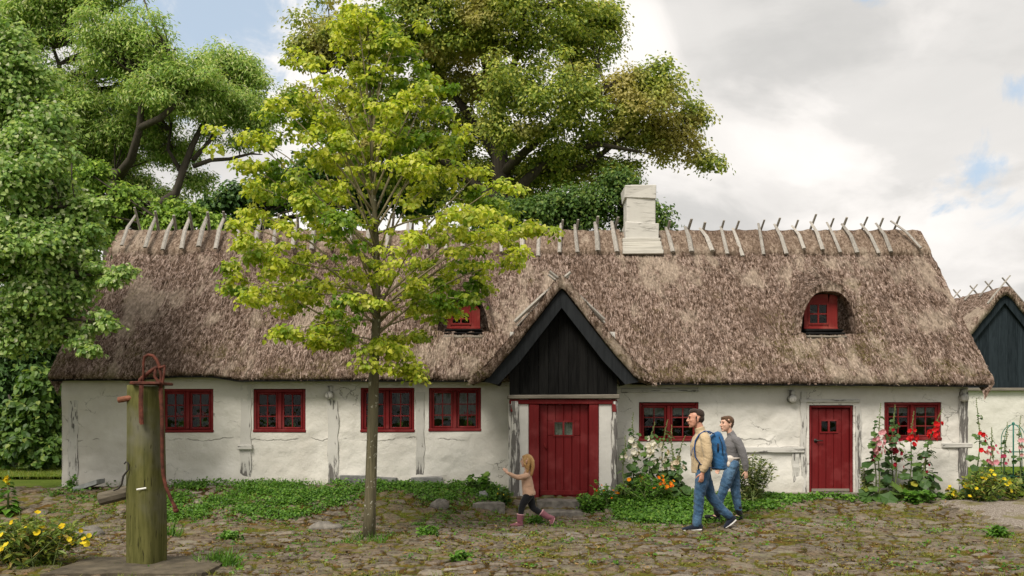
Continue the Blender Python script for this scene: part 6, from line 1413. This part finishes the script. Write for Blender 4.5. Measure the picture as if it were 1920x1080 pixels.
for s, (hx, hz, tx, tz) in ((-1, (.005, .055, -.265, .036)), (1, (.545, .165, .395, .042))):
    y_ = .10*s; d = np.array([tx-hx, 0, tz-hz]); L = np.linalg.norm(d); d /= L; nrm = np.array([-d[2], 0, d[0]])*(1 if d[0] < 0 else -1); nrm = nrm if nrm[2] > 0 else -nrm; H_ = np.array([hx, y_, hz])
    f = Fig(o); f.limb([H_+nrm*.02, H_+d*L*.35+nrm*.02, H_+d*L*.72+nrm*.008, H_+d*L*.96], [(.040, .045), (.044, .045), (.047, .034), (.038, .024)], 12); f.limb([H_+d*.02+nrm*.03, H_+d*.05+nrm*.075], [(.042, .05), (.045, .05)], 12)
    sh = remesh('shoe', f, .008, NAVY, man, 0, 3)
    f = Fig(o); f.limb([H_-nrm*.024, H_+d*L*.4-nrm*.028, H_+d*L*.95-nrm*.014], [(.043, .017), (.044, .017), (.040, .012)], 12); f.build('sole', WHITE_S, sh, True)
f = Fig(o); hk = lambda p: hd(p)                # short dark hair and beard
f.ball(hk((.034, 0, .060)), (.100, .086, .084)); f.ball(hk((-.012, 0, .102)), (.080, .068, .044)); f.ball(hk((.052, 0, .004)), (.076, .085, .078)); f.limb([hk((-.006, -.074, .03)), hk((-.008, -.074, -.02))], [.012, .010]); f.limb([hk((-.006, .074, .03)), hk((-.008, .074, -.02))], [.012, .010])
remesh('hair', f, .007, HAIR_D, man, .004, 1, 5)
f = Fig(o); f.limb([hk((-.004, -.068, -.040)), hk((-.030, -.056, -.082)), hk((-.070, -.022, -.102)), hk((-.078, 0, -.104)), hk((-.070, .022, -.102)), hk((-.030, .056, -.082)), hk((-.004, .068, -.040))], [.008, .012, .014, .015, .014, .012, .008], 8, side=(0, 0, 1)); f.limb([hk((-.096, -.022, -.047)), hk((-.102, 0, -.042)), hk((-.096, .022, -.047))], [.005, .006, .005], 6, side=(0, 0, 1))
f.build('beard', simple('brown_stubble', (.20, .095, .058), .8, .4, 60), man, True)
bp = thing('backpack', o+np.array([.25, 0, 1.15]), 'bright blue backpack worn on the back of the man in fleece', 'backpack')
f = Fig(o); f.cut([(.285, 0, .905), (.285, 0, .93), (.285, 0, 1.10), (.270, 0, 1.32), (.245, 0, 1.43), (.235, 0, 1.455)], [(.13, .085), (.160, .118), (.170, .128), (.155, .112), (.115, .080), (.075, .05)], 18); f.ball((.345, 0, 1.06), (.075, .135, .125))
remesh('bag', f, .010, BLUE, bp, .008, 4, 7)
f = Fig(o); f.tube([f.T(p) for p in ((.200, -.125, 1.435), (.12, -.135, 1.475), (.05, -.140, 1.480), (-.03, -.140, 1.43), (-.085, -.142, 1.34), (-.10, -.142, 1.22), (-.09, -.165, 1.10), (-.02, -.192, 1.0), (.10, -.19, .95), (.2, -.16, .94))], [(.026, .009)]*7+[(.014, .006)]*3, 6, side=(0, 1, 0)); f.build('shoulder_strap', STRAP, bp, True)
f = Fig(o); f.tube([f.T(p) for p in ((.200, .125, 1.435), (.12, .135, 1.475), (.05, .140, 1.480), (-.03, .140, 1.43), (-.085, .142, 1.34), (-.10, .142, 1.22), (-.09, .165, 1.10), (-.02, .192, 1.0), (.10, .19, .95), (.2, .16, .94))], [(.026, .009)]*7+[(.014, .006)]*3, 6, side=(0, 1, 0)); f.build('shoulder_strap', STRAP, bp, True)
f = Fig(o); f.tube([f.T(p) for p in ((-.115, -.145, 1.245), (-.135, -.15, 1.19), (-.14, -.15, 1.12))], [(.012, .005)]*3, 5, side=(0, 1, 0)); f.build('strap_end', STRAP, bp, True)
f = Fig(o); f.tube([f.T(p) for p in ((.26, -.152, 1.40), (.30, -.165, 1.30), (.315, -.172, 1.12))], .007, 5); f.tube([f.T(p) for p in ((.245, -.163, 1.30), (.24, -.17, 1.18))], [(.016, .005)]*2, 5, side=(1, 0, 0)); f.build('zip', NAVY, bp, True)

# ---- woman in the grey jumper ----------------------------------------------------
YW = 15.15; ox = PX(1366, YW); o = np.array([ox, YW, gz(ox, YW)+.012]); K = .95
wom = thing('person', o, 'woman in grey knitted jumper and light jeans walking beside the backpacker', 'person')
b = Fig(o); hd = head(b, (-.03, 0, 1.555), 1.09, .42, .0, True)
b.limb([(.05, 0, 1.34), (.02, 0, 1.42), (-.005, 0, 1.50)], [.055, .047, .048]); b.limb([(.06, 0, .90), (.045, 0, 1.02), (.04, 0, 1.18), (.06, 0, 1.33)], [(.145, .11), (.12, .095), (.145, .11), (.11, .07)])
b.limb([(.07, -.145, 1.31), (.06, 0, 1.34), (.07, .145, 1.31)], [.045, .05, .045], side=(0, 0, 1))
b.limb([(.10, -.17, 1.30), (.185, -.20, 1.06), (.225, -.20, .83)], [.043, .036, .026]); b.limb([(.06, .17, 1.30), (.02, .195, 1.07), (-.10, .19, .88)], [.043, .036, .026])
b.hand((.228, -.20, .825), (.06, 0, -1), (-.5, 1, 0), .93, .5, 1); b.hand((-.10, .19, .875), (-.45, 0, -1), (-.3, -1, 0), .93, .5, -1)
b.limb([(.05, -.08, .90), (-.10, -.085, .50), (-.21, -.09, .16)], [.08, .053, .038]); b.limb([(.08, .08, .90), (.125, .085, .48), (.175, .09, .14)], [.08, .053, .038]); b.limb([(-.22, -.09, .10), (-.34, -.09, .07)], [.034, .03]); b.limb([(.18, .09, .08), (.08, .09, .04)], [.034, .03])
remesh('body', b, .0058, SKIN_F, wom, 0, 2); eyes(b, hd, wom, 1.07)
j = Fig(o); j.cut([(.05, 0, .955), (.045, 0, .99), (.04, 0, 1.10), (.042, 0, 1.20), (.058, 0, 1.31), (.050, 0, 1.372), (.035, 0, 1.405), (.022, 0, 1.43)], [(.148, .125), (.158, .132), (.150, .130), (.172, .140), (.150, .105), (.075, .072), (.062, .062), (.058, .058)], 18)
j.limb([(.07, -.14, 1.315), (.06, 0, 1.335), (.07, .14, 1.315)], [.058, .062, .058], side=(0, 0, 1)); j.limb([(.10, -.165, 1.30), (.15, -.198, 1.18), (.19, -.21, 1.05), (.212, -.208, .94), (.226, -.202, .855)], [.066, .064, .060, .056, .044]); j.limb([(.06, .165, 1.30), (.02, .20, 1.07), (-.09, .192, .90)], [.066, .060, .044])
remesh('knitted_jumper', j, .009, GREY, wom, .006, 3, 11)
j = Fig(o); j.limb([(.055, -.045, .94), (.06, .045, .94)], [(.115, .10), (.115, .10)], side=(0, 0, 1)); j.cut([(.05, 0, 1.0), (.052, 0, .93)], [(.135, .11), (.15, .12)], 16)
j.limb([(.05, -.075, .92), (-.03, -.08, .70), (-.105, -.085, .50), (-.155, -.088, .36), (-.20, -.09, .215)], [.108, .095, .076, .070, .060]); j.limb([(.075, .075, .92), (.11, .08, .70), (.13, .085, .48), (.155, .088, .33), (.175, .09, .19)], [.108, .093, .075, .068, .058]); remesh('jeans', j, .009, DENIM_L, wom, .009, 1, 13)
for y_, an, hx, hz, tx, tz in ((-.09, (-.205, .20), -.185, .045, -.375, .095), (.09, (.178, .18), .215, .045, .05, .035)):
    H_ = np.array([hx, y_, hz]); T_ = np.array([tx, y_, tz]); A_ = np.array([an[0], y_, an[1]]); f = Fig(o)
    f.limb([A_+[0, 0, .05], A_, A_*.4+H_*.6+[0, 0, .02]], [.058, .056, .052]); f.limb([H_, H_*.55+T_*.45+[0, 0, .012], T_], [(.042, .046), (.046, .042), (.038, .030)]); bt = remesh('boot', f, .008, BOOT_B, wom, .002, 3)
    f = Fig(o); f.limb([H_+[0, 0, -.04], H_*.5+T_*.5+[0, 0, -.034], T_+[0, 0, -.024]], [(.042, .012), (.044, .012), (.038, .010)], 10); f.build('sole', BOOT_B, bt, True)
f = Fig(o); f.ball(hd((.028, 0, .046)), (.100, .084, .087)); f.ball(hd((-.020, 0, .084)), (.074, .068, .040)); f.ball(hd((.066, 0, -.008)), (.047, .062, .062)); f.limb([hd((-.045, -.052, .066)), hd((-.01, -.071, .03)), hd((.04, -.062, -.01))], [.016, .015, .016]); f.limb([hd((-.045, .052, .066)), hd((-.01, .071, .03)), hd((.04, .062, -.01))], [.016, .015, .016])
f.ball(hd((.098, 0, .0)), (.030, .034, .034)); remesh('hair', f, .007, HAIR_B, wom, .004, 1, 15)
pc = thing('belt_bag', o+np.array([0, -.14, .98]), 'cream patterned belt bag at the hip of the woman in grey', 'bag')
f = Fig(o); f.ball((-.02, -.135, 1.005), (.085, .035, .062)); f.ball((-.03, -.145, .93), (.035, .025, .05)); remesh('pouch', f, .009, CREAM, pc, .008, 2, 17)
f = Fig(o); f.cut([(.052, 0, 1.005), (.052, 0, 1.03)], [(.158, .133), (.158, .133)], 18); f.build('belt', CREAM, pc, True)

# ---- running girl -----------------------------------------------------------------
YG = 14.67; ox = PX(988, YG); o = np.array([ox, YG, gz(ox, YG)+.02])
girl = thing('person', o, 'small blonde girl in beige top, black leggings and pink boots running to the left', 'person')
b = Fig(o); hd = head(b, (-.005, 0, 1.005), .86, -.25, .02, True)
b.limb([(.005, 0, .81), (0, 0, .87), (-.005, 0, .93)], [.042, .036, .038]); b.limb([(.03, 0, .48), (.015, 0, .58), (.0, 0, .70), (.0, 0, .80)], [(.095, .075), (.09, .072), (.10, .075), (.075, .05)])
b.limb([(0, -.10, .785), (0, 0, .80), (0, .10, .785)], [.035, .038, .035], side=(0, 0, 1)); b.limb([(-.02, -.115, .785), (-.18, -.14, .775), (-.305, -.135, .835)], [.034, .028, .021]); b.limb([(.0, .115, .785), (.045, .125, .66), (.0, .12, .55)], [.034, .028, .021])
b.hand((-.308, -.135, .838), (-.62, 0, .75), (-.4, .9, .1), .62, .75, 1); b.hand((.0, .12, .545), (-.5, 0, -.8), (-.3, -1, 0), .62, .6, -1)
b.limb([(.03, -.05, .48), (-.075, -.055, .32), (-.105, -.055, .14)], [.06, .043, .034]); b.limb([(.04, .05, .48), (.095, .055, .27), (.25, .06, .185)], [.06, .043, .034]); b.limb([(-.11, -.055, .06), (-.2, -.055, .03)], [.026, .022]); b.limb([(.3, .06, .15), (.38, .06, .07)], [.026, .022])
remesh('body', b, .0048, SKIN_F, girl, 0, 2); eyes(b, hd, girl, .86)
j = Fig(o); j.cut([(.035, 0, .475), (.03, 0, .51), (.015, 0, .60), (.0, 0, .70), (.003, 0, .785), (.003, 0, .83), (.0, 0, .85)], [(.118, .100), (.120, .102), (.108, .090), (.112, .088), (.095, .068), (.052, .050), (.043, .043)], 16); j.limb([(0, -.095, .785), (0, 0, .795), (0, .095, .785)], [.045, .047, .045], side=(0, 0, 1))
j.limb([(-.01, -.11, .785), (-.09, -.13, .765), (-.185, -.142, .775), (-.275, -.137, .82)], [.046, .044, .038, .029]); j.limb([(.0, .11, .785), (.045, .127, .665), (.01, .122, .565)], [.046, .042, .029]); remesh('jersey_top', j, .0065, PEACH, girl, .005, 2, 21)
j = Fig(o); j.limb([(.035, -.03, .50), (.035, .03, .50)], [(.085, .075), (.085, .075)], side=(0, 0, 1)); j.limb([(.03, -.048, .49), (-.03, -.052, .40), (-.075, -.055, .315), (-.100, -.055, .17)], [.075, .066, .052, .042]); j.limb([(.04, .048, .49), (.065, .052, .38), (.10, .055, .275), (.24, .06, .19)], [.075, .066, .052, .042]); remesh('leggings', j, .0065, BLACK, girl, .003, 2, 22)
for y_, top, ank, heel, toe in ((-.055, (-.100, .185), (-.112, .09), (-.085, .035), (-.245, .022)), (.06, (.225, .205), (.325, .135), (.405, .125), (.375, .030))):
    f = Fig(o); Tt, Aa, Hh, Tn = [np.array([p[0], y_, p[1]]) for p in (top, ank, heel, toe)]
    f.cut([Tt, Tt*.5+Aa*.5, Aa], [(.052, .055), (.050, .052), (.046, .048)], 14); f.limb([Aa, Aa*.4+Hh*.6], [.046, .040]); f.limb([Hh, Hh*.5+Tn*.5, Tn], [(.036, .034), (.040, .034), (.034, .024)]); bt = remesh('boot', f, .0065, BOOT_P, girl, .001, 3)
    f = Fig(o); dd = (Tt-Aa)/np.linalg.norm(Tt-Aa); f.cut([Tt-dd*.004, Tt+dd*.010], [(.055, .058), (.055, .058)], 14); f.build('rim', RIM_P, bt, True)
    f = Fig(o); dn_ = np.array([0, 0, -1.]) if y_ < 0 else np.array([.82, 0, -.3]); f.limb([Hh+dn_*.028, Hh*.5+Tn*.5+dn_*.027, Tn+dn_*.018], [(.035, .009), (.038, .009), (.033, .008)], 10); f.build('sole', RIM_P, bt, True)
f = Fig(o); f.ball(hd((.022, 0, .040)), (.084, .068, .074)); f.ball(hd((-.020, 0, .080)), (.058, .054, .030)); f.ball(hd((.050, 0, -.01)), (.056, .060, .064))
f.limb([hd((.075, -.020, .07)), hd((.115, -.030, .01)), hd((.125, -.035, -.10)), hd((.105, -.04, -.22)), hd((.09, -.04, -.27))], [.022, .026, .030, .025, .010]); f.limb([hd((.05, -.055, .02)), hd((.055, -.075, -.08)), hd((.035, -.075, -.20)), hd((.03, -.07, -.25))], [.020, .023, .018, .008]); f.limb([hd((-.03, -.068, .03)), hd((-.01, -.075, -.05)), hd((.02, -.075, -.13))], [.016, .018, .012]); f.limb([hd((.05, .055, .02)), hd((.06, .07, -.10)), hd((.06, .06, -.22))], [.020, .022, .010])
remesh('hair', f, .006, HAIR_G, girl, .007, 1, 25)
